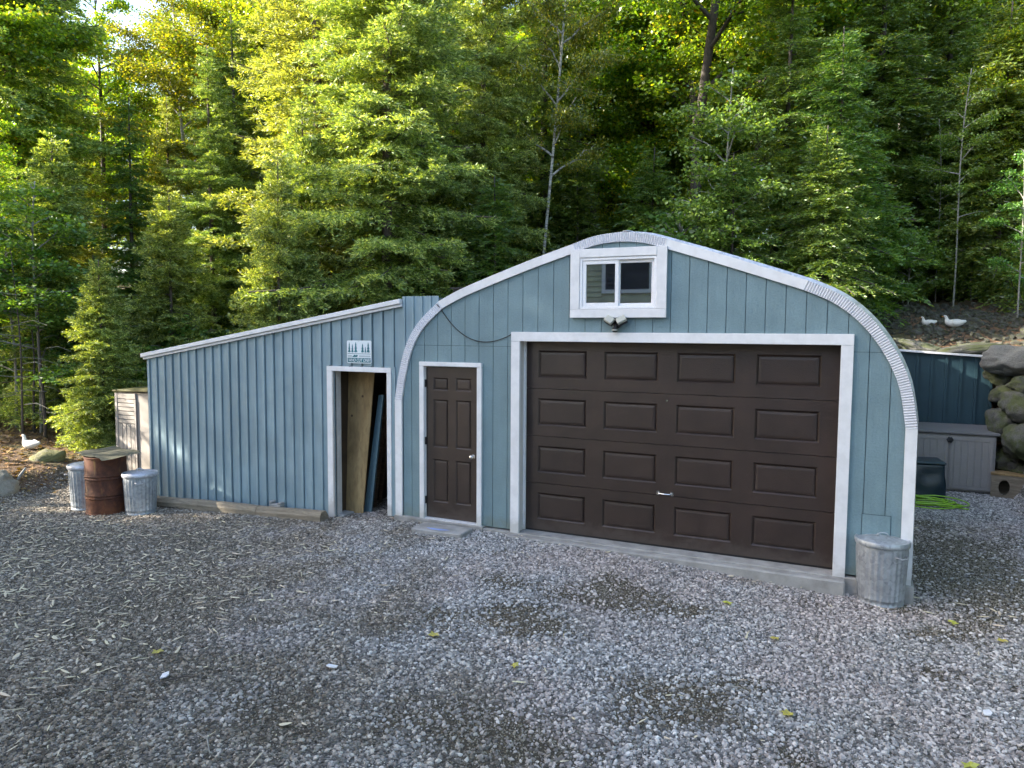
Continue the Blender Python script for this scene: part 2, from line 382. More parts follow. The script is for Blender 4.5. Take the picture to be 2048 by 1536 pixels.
ys = axis([(-300, -40, 40), (-40, -8, 2), (-8, 3, .12), (3, 12, .25), (12, 40, 1.0), (40, 80, 5), (80, 300, 40)])
V, F = grid(xs, ys)
me = fast_mesh('ground', V, F, M['ground'], True)
for nm, fn in (('forest', forest_f), ('dirt', dirt_f)):
    a = me.attributes.new(nm, 'FLOAT', 'POINT'); a.data.foreach_set('value', np.array([fn(x, y) if (-30 < x < 20 and -12 < y < 40) else (1.0 if nm == 'forest' else 0.) for x, y, z in V], np.float32))
ground = bpy.data.objects.new('ground', me); col.objects.link(ground)
tag(ground, 'gravel yard turning into leaf-littered forest floor and slope', kind='structure')

# geometry-node scatter
def scatter(name, region, build_inst, dens_attr, dmax, seed, smin, smax, mat, label, flat=True, step=.12, zoff=0, rot_tilt=.5, cat='gravel'):
    xs_ = np.arange(region[0], region[1]+1e-6, step); ys_ = np.arange(region[2], region[3]+1e-6, step)
    V, F = grid(xs_, ys_, zoff); me = fast_mesh(name, V, F, mat)
    dv = np.array([dens_attr(x, y) for x, y, z in V], np.float32)
    keep = dv[F].max(1) > .01; F = F[keep]; me = fast_mesh(name, V, F, mat)
    a = me.attributes.new('dens', 'FLOAT', 'POINT'); a.data.foreach_set('value', dv)
    a = me.attributes.new('dirt', 'FLOAT', 'POINT'); a.data.foreach_set('value', np.array([dirt_f(x, y)+.45*sm(-1.0, -6.0, x+.6*noise.noise(Vector((x*.7, y*.7, 2))))*sm(-.8, -2.6, y) for x, y, z in V], np.float32))
    o = bpy.data.objects.new(name, me); col.objects.link(o); tag(o, label, cat, kind='stuff')
    ng = bpy.data.node_groups.new(name, 'GeometryNodeTree')
    ng.interface.new_socket('Geometry', in_out='INPUT', socket_type='NodeSocketGeometry')
    ng.interface.new_socket('Geometry', in_out='OUTPUT', socket_type='NodeSocketGeometry')
    N = ng.nodes; L = ng.links
    gi = N.new('NodeGroupInput'); go = N.new('NodeGroupOutput')
    dist = N.new('GeometryNodeDistributePointsOnFaces'); dist.distribute_method = 'RANDOM'; dist.inputs['Seed'].default_value = seed
    na = N.new('GeometryNodeInputNamedAttribute'); na.data_type = 'FLOAT'; na.inputs['Name'].default_value = 'dens'
    mm = N.new('ShaderNodeMath'); mm.operation = 'MULTIPLY'; mm.inputs[1].default_value = dmax
    L.new(na.outputs['Attribute'], mm.inputs[0]); L.new(mm.outputs[0], dist.inputs['Density']); L.new(gi.outputs[0], dist.inputs['Mesh'])
    iop = N.new('GeometryNodeInstanceOnPoints'); iop.inputs['Pick Instance'].default_value = True
    g2i = N.new('GeometryNodeGeometryToInstance')
    for g in build_inst(N, L): L.new(g, g2i.inputs[0])
    sm_ = N.new('GeometryNodeSetMaterial'); sm_.inputs['Material'].default_value = mat
    L.new(g2i.outputs[0], iop.inputs['Instance']); L.new(dist.outputs['Points'], iop.inputs['Points'])
    rr = N.new('FunctionNodeRandomValue'); rr.data_type = 'FLOAT_VECTOR'
    rr.inputs[0].default_value = (-rot_tilt, -rot_tilt, 0); rr.inputs[1].default_value = (rot_tilt, rot_tilt, 6.283)
    L.new(rr.outputs[0], iop.inputs['Rotation'])
    rs = N.new('FunctionNodeRandomValue'); rs.data_type = 'FLOAT'; rs.inputs[2].default_value = 0; rs.inputs[3].default_value = 1; rs.inputs['Seed'].default_value = 5
    pw = N.new('ShaderNodeMath'); pw.operation = 'POWER'; pw.inputs[1].default_value = 2.6; L.new(rs.outputs[1], pw.inputs[0])
    mr = N.new('ShaderNodeMapRange'); mr.inputs[3].default_value = smin; mr.inputs[4].default_value = smax; L.new(pw.outputs[0], mr.inputs[0])
    L.new(mr.outputs[0], iop.inputs['Scale'])
    L.new(iop.outputs[0], sm_.inputs[0]); L.new(sm_.outputs[0], go.inputs[0])
    md = o.modifiers.new('scatter', 'NODES'); md.node_group = ng
    return o
def stones(N, L, flat=.62, n=6):
    outs = []
    for k in range(n):
        ico = N.new('GeometryNodeMeshIcoSphere'); ico.inputs['Radius'].default_value = 1; ico.inputs['Subdivisions'].default_value = 1 if k % 2 else 2
        sp = N.new('GeometryNodeSetPosition'); nt = N.new('ShaderNodeTexNoise'); nt.noise_dimensions = '4D'
        nt.inputs['W'].default_value = k*3.7; nt.inputs['Scale'].default_value = .9; nt.inputs['Detail'].default_value = 1
        sub = N.new('ShaderNodeVectorMath'); sub.operation = 'MULTIPLY_ADD'
        sub.inputs[1].default_value = (2.4, 2.4, 2.0); sub.inputs[2].default_value = (-1.2, -1.2, -1.0)
        L.new(nt.outputs['Color'], sub.inputs[0]); L.new(sub.outputs[0], sp.inputs['Offset']); L.new(ico.outputs[0], sp.inputs['Geometry'])
        tr = N.new('GeometryNodeTransform'); tr.inputs['Scale'].default_value = (1.0, .72, flat); L.new(sp.outputs[0], tr.inputs[0]); outs.append(tr.outputs[0])
    return outs
def chips(N, L):
    outs = []
    for k, (a, b) in enumerate(((1, .10), (1, .2), (.6, .26), (1.3, .06), (.8, .14))):
        c = N.new('GeometryNodeMeshIcoSphere'); c.inputs['Radius'].default_value = 1; c.inputs['Subdivisions'].default_value = 1
        sp = N.new('GeometryNodeSetPosition'); nt = N.new('ShaderNodeTexNoise'); nt.noise_dimensions = '4D'; nt.inputs['W'].default_value = k*5.1; nt.inputs['Scale'].default_value = 1.1; nt.inputs['Detail'].default_value = 2
        sub = N.new('ShaderNodeVectorMath'); sub.operation = 'MULTIPLY_ADD'; sub.inputs[1].default_value = (2, 2, 2); sub.inputs[2].default_value = (-1, -1, -1)
        L.new(nt.outputs['Color'], sub.inputs[0]); L.new(sub.outputs[0], sp.inputs['Offset']); L.new(c.outputs[0], sp.inputs['Geometry'])
        tr = N.new('GeometryNodeTransform'); tr.inputs['Scale'].default_value = (a, b, .06); tr.inputs['Rotation'].default_value = (0, .06*k-.1, 0); L.new(sp.outputs[0], tr.inputs[0]); outs.append(tr.outputs[0])
    return outs
def leaves_i(N, L):
    outs = []
    for k in range(3):
        c = N.new('GeometryNodeMeshCircle'); c.fill_type = 'TRIANGLE_FAN'; c.inputs['Vertices'].default_value = 5+k; c.inputs['Radius'].default_value = 1
        sp = N.new('GeometryNodeSetPosition'); nt = N.new('ShaderNodeTexNoise'); nt.noise_dimensions = '4D'; nt.inputs['W'].default_value = k*2.1; nt.inputs['Scale'].default_value = 1.3
        sub = N.new('ShaderNodeVectorMath'); sub.operation = 'MULTIPLY_ADD'; sub.inputs[1].default_value = (2, 2, 1.6); sub.inputs[2].default_value = (-1, -1, -.8)
        L.new(nt.outputs['Color'], sub.inputs[0]); L.new(sub.outputs[0], sp.inputs['Offset']); L.new(c.outputs[0], sp.inputs['Geometry']); outs.append(sp.outputs[0])
    return outs
def in_bldg(x, y):
    return (-3.1 < x < 3.1 and -.02 < y < 7.4) or (-7.9 < x < -4.3 and 0 < y < 3.8) or (-3.1 < x <= 3.1 and y > -.02)
def d_gravel(x, y):
    if in_bldg(x, y): return 0
    f = forest_f(x, y); d = dirt_f(x, y)
    # only where the camera can look
    p = Vector((x-CX, y-CY, -2.6)); z = p.dot(fwd)
    if z < 1: return 0
    u = abs(p.dot(r2)/z*FPX)
    if u > 1150: return 0
    left = sm(-2.0, -6.0, x+.5*noise.noise(Vector((x*.7, y*.7, 2))))*sm(-.6, -2.4, y)
    d = max(0, d+.35*noise.noise(Vector((x*5, y*5, 7)))*min(1, d*3))
    return max(0, (1-f))*(1-.9*min(1, d*1.25))*(1-.45*left)
scatter('gravel', (-13, 6.2, -7, 7.4), stones, d_gravel, 4300, 3, .0055, .0225, M['gravel'], 'loose grey and pink crushed gravel covering the yard', zoff=.003)
def d_grit(x, y):
    if in_bldg(x, y): return 0
    p = Vector((x-CX, y-CY, -2.6)); z = p.dot(fwd)
    if z < 1 or abs(p.dot(r2)/z*FPX) > 1120: return 0
    return max(0, 1-forest_f(x, y))*min(1, max(0, dirt_f(x, y)*1.4-.15))
scatter('dirt_grit', (-9, 5.6, -6.4, 4), lambda N, L: stones(N, L, .7, 3), d_grit, 5200, 31, .003, .0105, M['grit'], 'fine brown grit and crumbs lying in the bare dirt patches', zoff=.001, cat='grit')
def d_chips(x, y):
    if in_bldg(x, y): return 0
    n = noise.noise(Vector((x*.8, y*.8, 9)))
    a = sm(-.8, -5, x+1.2*n)*sm(-.2, -1.8, y) + .03 + (.35*sm(-.38, -.12, y) if y < .1 else 0)
    return min(1, a*(.5+n+.3))*(1-forest_f(x, y)) if a > 0 else 0
scatter('wood_chips', (-11, 6, -7, 4), chips, lambda x, y: max(0, d_chips(x, y)), 210, 11, .007, .075, M['chips'], 'pale wood chips and splinters strewn over the left gravel', zoff=.022, rot_tilt=.2, cat='wood chips')
scatter('leaf_litter', (-19, -7.6, -3.5, 9), leaves_i, lambda x, y: forest_f(x, y), 130, 21, .02, .055, M['litter'], 'brown fallen leaves covering the bank at the left', zoff=.015, step=.25, rot_tilt=.5, cat='leaf litter')
def d_rub(x, y):
    return forest_f(x, y)*(1-sm(11, 13, y))*sm(7.6, 8.2, y)
scatter('bank_rubble', (2.5, 8, 7.2, 13), lambda N, L: stones(N, L, .7), d_rub, 75, 23, .02, .13, M['rubble'], 'broken rock rubble on the slope above the boulder wall', zoff=.01, step=.25, cat='rubble')

# ------------------------------------------------------------------ garage
G = empty('garage', (0, 0, 0), 0, 'blue-grey arched garage with white corrugated arch trim and brown doors', 'garage')
prof = [(-3.10, -.02), (-3.10, 1.58), (-3.04, 1.92), (-2.92, 2.32), (-2.73, 2.62), (-2.42, 2.895), (-2.04, 3.068), (-1.2, 3.358), (-.56, 3.555), (-.3, 3.632), (0, 3.66), (.3, 3.632), (.555, 3.56), (1.2, 3.35), (2.04, 3.06), (2.36, 2.905), (2.64, 2.67), (2.87, 2.35), (3.02, 2.0), (3.095, 1.58), (3.10, -.02)]
def spline(pts, n):
    out = []
    for i in range(len(pts)-1):
        p0 = Vector(pts[max(i-1, 0)]); p1 = Vector(pts[i]); p2 = Vector(pts[i+1]); p3 = Vector(pts[min(i+2, len(pts)-1)])
        for k in range(n):
            t = k/n; out.append(.5*((2*p1)+(-p0+p2)*t+(2*p0-5*p1+4*p2-p3)*t*t+(-p0+3*p1-3*p2+p3)*t**3))
    out.append(Vector(pts[-1])); return out
sect = [('leg_trim', prof[0:2], False), ('corrugated_trim', prof[1:6], True), ('roof_edge_trim', prof[5:9], False), ('corrugated_trim', prof[8:13], True), ('roof_edge_trim', prof[12:15], False), ('corrugated_trim', prof[14:20], True), ('leg_trim', prof[19:21], False)]
arch = []
for nm, pts, cor in sect: arch += spline(pts, 10)[:-1] if len(pts) > 2 else [Vector(pts[0])]
arch.append(Vector(prof[-1]))
ax_ = [p.x for p in arch]; az_ = [p.y for p in arch]
def arch_z(x):
    x = max(-3.099, min(3.099, x)); best = 0
    for i in range(len(arch)-1):
        a, b = arch[i], arch[i+1]
        if a.x <= x <= b.x and b.x > a.x: best = max(best, a.y+(b.y-a.y)*(x-a.x)/(b.x-a.x))
    return best
TW = .105
for nm, pts, cor in sect:
    pl = spline(pts, 12) if len(pts) > 2 else [Vector(pts[0]), Vector(pts[1])]
    # resample at equal steps
    ln = [0]
    for i in range(len(pl)-1): ln.append(ln[-1]+(pl[i+1]-pl[i]).length)
    step = .0135 if cor else .12; n = max(2, int(ln[-1]/step)); mb = MB(); rows = []
    for k in range(n+1):
        s = ln[-1]*k/n; i = max(j for j in range(len(ln)) if ln[j] <= s+1e-9); i = min(i, len(pl)-2)
        p = pl[i].lerp(pl[i+1], (s-ln[i])/max(1e-9, ln[i+1]-ln[i])); t = (pl[i+1]-pl[i]).normalized(); nn = Vector((t.y, -t.x))
        yy = -.034 + (.0065*(1 if (k//1) % 2 else -1) if cor else 0); inn = p+nn*TW
        rows.append([(p.x, yy, p.y), (inn.x, yy, inn.y), (inn.x, -.004, inn.y), (p.x, .10, p.y)])
    for k, rw in enumerate(rows):
        b = len(mb.v); mb.v += rw
        if k:
            for q in range(4):
                q2 = (q+1) % 4; mb.f.append((b-4+q, b+q, b+q2, b-4+q2))
    mb.f.append((0, 1, 2, 3)); b = len(mb.v)-4; mb.f.append((b+3, b+2, b+1, b))
    mb.build(nm, M['white_metal'] if cor else M['white'], G)
# siding boards
open_ = [(-1.27, 2.39, -1, 2.41), (-2.66, -1.83, -1, 2.06), (-.47, .46, 2.79, 3.37)]
GX0 = 2.029; SP = .2034
xg = sorted(set([round(GX0+SP*k, 4) for k in range(-26, 7)]))
xg = [-3.09]+[x for x in xg if -3.06 < x < 3.06]+[3.09]
for a, b in zip(xg[:-1], xg[1:]):
    a2, b2 = a+.0035, b-.0035; grp3 = [MB(), MB(), MB()]
    br = sorted({a2, b2, *[o[i] for o in open_ for i in (0, 1) if a2 < o[i] < b2], *[x for x in ax_ if a2+.004 < x < b2-.004]})
    for x0, x1 in zip(br[:-1], br[1:]):
        xm = (x0+x1)/2; iv = [(0.0, 2.322), (2.327, 9)]
        for o in open_:
            if o[0] < xm < o[1]:
                iv = [q for z0, z1 in iv for q in ((z0, min(z1, o[2])), (max(z0, o[3]), z1)) if q[1]-q[0] > .002]
        for z0, z1 in iv:
            t0, t1 = min(z1, arch_z(x0)-.03), min(z1, arch_z(x1)-.03)
            if max(t0, t1) <= z0+.01: continue
            t0 = max(t0, z0+.001); t1 = max(t1, z0+.001)
            mb = grp3[0 if z0 < 2.05 else (2 if z0 > 3.3 else 1)]
            mb.hexa([(x0, -.0, z0), (x1, -.0, z0), (x0, .016, z0), (x1, .016, z0), (x0, 0, t0), (x1, 0, t1), (x0, .016, t0), (x1, .016, t1)])
    for mb in grp3:
        if mb.v: mb.build('siding_board', M['siding'], G)
# backing wall with real openings
mb = MB(); br = sorted({-3.08, 3.08, *[o[i] for o in open_ for i in (0, 1)], *[x for x in ax_ if -3.07 < x < 3.07]})
for x0, x1 in zip(br[:-1], br[1:]):
    xm = (x0+x1)/2; iv = [(0.0, 9)]
    for o in open_:
        if o[0] < xm < o[1]: iv = [q for z0, z1 in iv for q in ((z0, min(z1, o[2])), (max(z0, o[3]), z1)) if q[1]-q[0] > .002]
    for z0, z1 in iv:
        t0, t1 = min(z1, arch_z(x0)-.03), min(z1, arch_z(x1)-.03)
        if max(t0, t1) <= z0: continue
        mb.hexa([(x0, .0165, z0), (x1, .0165, z0), (x0, .10, z0), (x1, .10, z0), (x0, .0165, t0), (x1, .0165, t1), (x0, .10, t0), (x1, .10, t1)])
mb.build('front_wall', M['siding_back'], G)
# shell (corrugated roof behind the front)
mb = MB(); Ns = 120; rows = []
for k in range(Ns+1):
    yy = .1+6.9*k/Ns; dr = .035 if (k//2) % 2 else 0
    b = len(mb.v)
    for i, p in enumerate(arch[::3]+[arch[-1]]):
        mb.v.append((p.x*(1+dr*.25)*1.0, yy, p.y+(dr if p.y > 1 else 0)+.005))
    m = len(mb.v)-b
    if k:
        for i in range(m-1): mb.f.append((b-m+i, b+i, b+i+1, b-m+i+1))
mb.build('roof_shell', M['galv_clean'], G)
MB().prism([(p.x, p.y) for p in reversed(arch[::3]+[arch[-1]])], 6.9, 6.96).build('rear_wall', M['siding_back'], G)
# foundation
MB().box(-3.12, -1.75, -.05, .3, -.6, -.001).build('foundation', M['concrete'], G, bevel=.01)
MB().box(-1.745, 3.13, -.05, .3, -.6, -.021).build('foundation', M['concrete'], G, bevel=.01)
MB().box(-3.0, 3.0, .302, 6.9, -.5, -.03).build('floor_slab', M['concrete'], G)
MB().box(-1.38, 2.50, -.17, -.052, -.5, -.034).build('door_apron', M['concrete'], G, bevel=.015)
# overhead door trim
for x0, x1 in ((-1.362, -1.245), (2.375, 2.494)):
    MB().box(x0, x1, -.045, -.002, -.03, 2.392).build('door_casing', M['white'], G, bevel=.003)
MB().box(-1.362, 2.494, -.047, -.002, 2.394, 2.507).build('door_header_trim', M['white'], G, bevel=.003)
for x0, x1 in ((-1.268, -1.252), (2.375, 2.388)):
    MB().box(x0, x1, -.001, .2, -.01, 2.405).build('door_jamb', M['jamb'], G)
MB().box(-1.25, 2.373, -.001, .2, 2.392, 2.405).build('door_jamb', M['jamb'], G)
for x0, x1 in ((-1.2515, -1.225),): MB().box(x0, x1, .10, .135, -.01, 2.39).build('weather_strip', M['white'], G)
def panel_plate(mb, x0, x1, z0, z1, holes, y, depth=.022, bev=.022):
    X = sorted({x0, x1, *[h[i] for h in holes for i in (0, 1)]}); Z = sorted({z0, z1, *[h[i] for h in holes for i in (2, 3)]})
    for a, b in zip(X[:-1], X[1:]):
        for c, d in zip(Z[:-1], Z[1:]):
            if any(h[0] <= (a+b)/2 <= h[1] and h[2] <= (c+d)/2 <= h[3] for h in holes): continue
            i = len(mb.v); mb.v += [(a, y, c), (b, y, c), (b, y, d), (a, y, d)]; mb.f.append((i, i+1, i+2, i+3))
    for h in holes:
        i = len(mb.v); a, b, c, d = h
        mb.v += [(a, y, c), (b, y, c), (b, y, d), (a, y, d), (a+bev, y+depth, c+bev), (b-bev, y+depth, c+bev), (b-bev, y+depth, d-bev), (a+bev, y+depth, d-bev)]
        for q in range(4):
            q2 = (q+1) % 4; mb.f.append((i+q, i+q2, i+4+q2, i+4+q))
    mb.box(x0, x1, y+depth+.004, y+.045, z0, z1)
    i = len(mb.v)   # rim faces
    mb.v += [(x0, y, z0), (x1, y, z0), (x1, y, z1), (x0, y, z1), (x0, y+.03, z0), (x1, y+.03, z0), (x1, y+.03, z1), (x0, y+.03, z1)]
    for q in range(4):
        q2 = (q+1) % 4; mb.f.append((i+q2, i+q, i+4+q, i+4+q2))
def raised(name, h, y, mat, parent, depth=.022, bev=.022, gap=.007, slope=.024, lift=.020):
    a, b, c, d = h; a += bev; b -= bev; c += bev; d -= bev; mb = MB(); yb = y+depth
    o = [(a, yb, c), (b, yb, c), (b, yb, d), (a, yb, d)]; g = gap; s = gap+slope
    o += [(a+g, yb, c+g), (b-g, yb, c+g), (b-g, yb, d-g), (a+g, yb, d-g)]
    yt = yb-lift; o += [(a+g, yt+.004, c+g), (b-g, yt+.004, c+g), (b-g, yt+.004, d-g), (a+g, yt+.004, d-g)]
    o += [(a+s, yt, c+s), (b-s, yt, c+s), (b-s, yt, d-s), (a+s, yt, d-s)]
    mb.v = o
    for r_ in range(3):
        for q in range(4):
            q2 = (q+1) % 4; mb.f.append((r_*4+q, r_*4+q2, r_*4+4+q2, r_*4+4+q))
    mb.f.append((12, 13, 14, 15)); return mb.build(name, mat, parent)
GY = .15; pxs = [(-1.075, -.435), (-.215, .44), (.66, 1.31), (1.53, 2.19)]
for k in range(4):
    z0 = .004+k*.6; z1 = z0+.594; sgn = [(a, b, z0+.135, z0+.475) for a, b in pxs]
    mb = MB(); panel_plate(mb, -1.25, 2.372, z0, z1, sgn, GY); s_ = mb.build('door_section', M['brown'], G)
    for h in sgn: raised('raised_panel', h, GY, M['brown'], s_)
MB().box(-1.25, 2.372, GY+.012, GY+.04, -.03, .003).build('door_seal', M['black'], G)
hd = MB(); hp = ony(1330, 987, GY)
hd.tube([(hp.x-.075, GY-.004, hp.z), (hp.x-.065, GY-.035, hp.z), (hp.x, GY-.045, hp.z), (hp.x+.065, GY-.035, hp.z), (hp.x+.075, GY-.004, hp.z)], .009)
hd.box(hp.x-.10, hp.x-.065, GY-.006, GY, hp.z-.025, hp.z+.025); hd.box(hp.x+.065, hp.x+.10, GY-.006, GY, hp.z-.025, hp.z+.025)
hd.build('lift_handle', M['steel'], G)
MB().lathe([(.011, -.004), (.011, .004)], 12).build('lock_hole', M['steel'], G).matrix_local = Matrix.Translation((.555, GY-.004, 1.72)) @ Matrix.Rotation(R(90), 4, 'X')
# entry door
dx0, dx1, dz0, dz1 = -2.635, -1.852, .02, 2.04
for x0, x1 in ((dx0-.075, dx0-.006), (dx1+.006, dx1+.072)):
    MB().box(x0, x1, -.04, -.002, -.01 if x0 > -2 else .0, 2.05).build('door_casing', M['white'], G, bevel=.003)
MB().box(dx0-.075, dx1+.072, -.042, -.002, 2.052, 2.108).build('door_header_trim', M['white'], G, bevel=.003)
for x0, x1 in ((dx0-.022, dx0-.004), (dx1+.004, dx1+.022)): MB().box(x0, x1, -.002, .12, 0.0, 2.055).build('door_jamb', M['white'], G)
MB().box(dx0-.004, dx1+.004, -.03, .1, -.012, .016).build('threshold', M['white_metal'], G)
DY = .022; wd = dx1-dx0; cx0, cx1 = dx0+.105, dx0+.335; ex0, ex1 = dx1-.335, dx1-.105
hol = [(a, b, c, d) for a, b in ((cx0, cx1), (ex0, ex1)) for c, d in ((.23, .81), (.97, 1.61), (1.73, 1.90))]
mb = MB(); panel_plate(mb, dx0, dx1, dz0, dz1, hol, DY, .016, .018); ED = mb.build('entry_door', M['brown'], G)
for h in hol: raised('raised_panel', h, DY, M['brown'], ED, .016, .018, .006, .018, .014)
kp = (dx1-.075, DY, .885)
kn = MB().lathe([(.032, 0), (.032, .008), (.012, .014), (.012, .035), (.026, .045), (.030, .058), (.024, .072), (.008, .076)], 20)
k_ = kn.build('door_knob', M['steel'], ED, smooth=True); k_.matrix_local = Matrix.Translation(kp) @ Matrix.Rotation(R(90), 4, 'X')
for z in (.25, 1.05, 1.82): MB().box(dx0-.012, dx0+.006, -.012, DY-.001, z-.05, z+.05).build('hinge', M['black'], G)
# window
wx0, wx1, wz0, wz1 = -.583, .567, 2.68, 3.483; T = .115
Wn = MB().box(wx0, wx0+T, -.062, -.036, wz0+.10, wz1).build('window', M['white'], G, bevel=.003)
for b_ in ((wx1-T, wx1, -.062, -.036, wz0+.10, wz1), (wx0+T+.001, wx1-T-.001, -.064, -.036, wz1-.10, wz1-.0), (wx0, wx1, -.064, -.036, wz0, wz0+.098)):
    MB().box(*b_).build('casing_board', M['white'], Wn, bevel=.003)
MB().box(wx0+.01, wx1-.01, -.0355, -.001, wz0+.005, wz0+.14).box(wx0+.01, wx1-.01, -.0355, -.001, wz1-.13, wz1-.02).box(wx0+.01, wx0+.14, -.0355, -.001, wz0+.14, wz1-.13).box(wx1-.14, wx1-.01, -.0355, -.001, wz0+.14, wz1-.13).build('mounting_board', M['white'], Wn)
def ring(mb, x0, x1, z0, z1, w_, y0, y1):
    mb.box(x0, x0+w_, y0, y1, z0, z1).box(x1-w_, x1, y0, y1, z0, z1).box(x0+w_+1e-4, x1-w_-1e-4, y0, y1, z0, z0+w_).box(x0+w_+1e-4, x1-w_-1e-4, y0, y1, z1-w_, z1)
    return mb
ring(MB(), -.466, .45, 2.782, 3.378, .03, -.052, .05).build('window_frame', M['vinyl'], Wn, bevel=.003)
ring(MB(), -.435, .004, 2.813, 3.347, .042, -.040, .0).build('sash', M['vinyl'], Wn, bevel=.002)
ring(MB(), -.022, .419, 2.813, 3.347, .036, -.012, .028).build('sash', M['vinyl'], Wn, bevel=.002)
g1 = MB().box(-.393, -.038, -.024, -.018, 2.855, 3.305).build('glass_pane', M['glass'], Wn)
g2 = MB().box(.014, .383, .004, .010, 2.849, 3.311).build('glass_pane', M['glass'], Wn)
MB().box(-.5, .5, .3, .32, 2.7, 3.45).build('dark_room_sheet', M['black'], G)  # black sheet standing in for the unlit room behind the glass
# hatch, conduit cover, vent
hx = 2.635; MB().box(hx, 2.895, -.008, -.0005, .02, .655).build('access_panel', M['siding'], G, bevel=.002)
ring(MB(), hx-.006, 2.901, .014, .661, .005, -.004, .0).build('panel_gap', M['siding_back'], G)
MB().lathe([(.03, 3.66), (.03, 3.70), (.06, 3.70), (.06, 3.71), (.01, 3.72)], 16, (.02, .25)).build('roof_vent', M['galv'], G)
# security light
Lg = empty('security_light', (-.01, 0, 2.6), 0, 'twin-head security light with motion sensor between window and garage door', 'light')
MB().lathe([(.045, 0), (.045, .022), (.03, .03)], 16).build('base', M['black'], Lg).matrix_local = Matrix.Translation((0, -.001, 0)) @ Matrix.Rotation(R(90), 4, 'X')
mb = MB(); mb.tube([(0, -.03, 0), (0, -.07, -.01), (-.005, -.09, -.045)], .018); mb.lathe([(.018, -.09), (.03, -.08), (.033, -.05), (.026, -.03)], 14, (-.005, -.09)); mb.build('motion_sensor', M['black'], Lg)
MB().lathe([(.012, -.075), (.034, -.068), (.034, -.055)], 14, (-.005, -.094)).build('sensor_lens', M['lamp_white'], Lg)
for s in (-1, 1):
    h = MB(); h.box(-.055, .055, -.02, .02, -.04, .04); ho = h.build('lamp_head', M['lamp_white'], Lg, bevel=.006)
    ho.location = (s*.07, -.10, .055); ho.rotation_euler = (R(-38), R(-s*28), R(s*18))
    bk = MB().box(-.058, .058, .0205, .045, -.043, .043).build('lamp_housing', M['black'], ho)
    MB().tube([(0, -.035, 0), (s*.03, -.07, .02), (s*.06, -.085, .045)], .01).build('arm', M['black'], Lg)
# cable
pa, pb = Vector((-2.43, -.05, 2.86)), Vector((-1.365, -.02, 2.478)); cab = []
for i in range(25):
    t = i/24; p = pa.lerp(pb, t); p.z -= 4*.27*t*(1-t)*(1+.15*(1-2*t)); p.y = -.018 if 0 < i < 24 else p.y; cab.append(p)
cb = MB().tube(cab, .006, 6).build('cable', M['black'], None, smooth=True); tag(cb, 'thin dark cable sagging across the siding above the entry door', 'cable')

# ------------------------------------------------------------------ lean-to
LT = empty('lean_to_shed', (-5.4, 0, 0), 0, 'blue board-and-batten lean-to with sloping white fascia and open doorway', 'shed')
def rz_(x): return 2.118+.1631*(x+8.005)
bx = [-7.95+.1768*k for k in range(28)]+[-2.99]
bx = [x for x in bx if x < -3.03]+[-2.985]
def bot(x): return -.02 - .13*sm(-3.2, -4.4, x) - .12*sm(-4.2, -7.9, x)
OX0, OX1, OZ = -4.15, -3.245, 1.955
for a, b in zip(bx[:-1], bx[1:]):
    a2, b2 = a+.062, b-.0; mb = MB(); br = sorted({a2, b2, *[q for q in (OX0, OX1) if a2 < q < b2]})
    for x0, x1 in zip(br[:-1], br[1:]):
        z0a, z0b = bot(x0), bot(x1)
        if OX0 < (x0+x1)/2 < OX1: z0a = z0b = OZ
        mb.hexa([(x0, 0, z0a), (x1, 0, z0b), (x0, .02, z0a), (x1, .02, z0b), (x0, 0, rz_(x0)-.06), (x1, 0, rz_(x1)-.06), (x0, .02, rz_(x0)-.06), (x1, .02, rz_(x1)-.06)])
    mb.build('siding_board', M['batten'], LT, True)
for x in bx[:-1]:
    xx = max(x, -7.95); z0 = bot(x)
    if OX0-.12 < x < OX1+.09: z0 = 2.015
    dx = random.uniform(-.006, .006)
    MB().box(xx+dx, xx+.047+dx, -.020, .0195, z0+.005, rz_(x)-.05).build('batten', M['batten'], LT, True, bevel=.002)
MB().box(-3.16, -3.10, -.024, .0195, -.03, 2.02).build('batten', M['batten'], LT, True)
for x0, x1, z0 in ((-7.95, OX0-.001, -.27), (OX0, OX1, 1.96), (OX1+.001, -2.99, -.05)):
    MB().hexa([(x0, .0203, z0), (x1, .0203, z0), (x0, .04, z0), (x1, .04, z0), (x0, .0203, rz_(x0)-.06), (x1, .0203, rz_(x1)-.06), (x0, .04, rz_(x0)-.06), (x1, .04, rz_(x1)-.06)]).build('backing', M['siding_back'], LT, True)  # dark strip left showing beside each batten as its shadow line
# tall section beside the arch
mb = MB()
for k in range(4):
    x0 = -2.975+k*.135
    for nm, a, b, y0, y1, top in (('tall_board', x0+.002, x0+.131, -.004, .014, 2.972), ('batten', x0-.002, x0+.036, -.024, -.005, 2.970)):
        za, zb = arch_z(a)-.05, arch_z(b)-.05
        MB().hexa([(a, y0, za), (b, y0, zb), (a, y1, za), (b, y1, zb), (a, y0, top), (b, y0, top), (a, y1, top), (b, y1, top)]).build(nm, M['batten'], LT, True)
MB().box(-2.98, -2.42, .11, 2.5, 2.3, 2.95).build('parapet', M['siding_back'], LT, True)
MB().box(-2.50, -2.28, .5, .72, 2.9, 3.09).box(-2.53, -2.25, .47, .75, 3.09, 3.11).build('flue_cap', M['black'], LT, True)
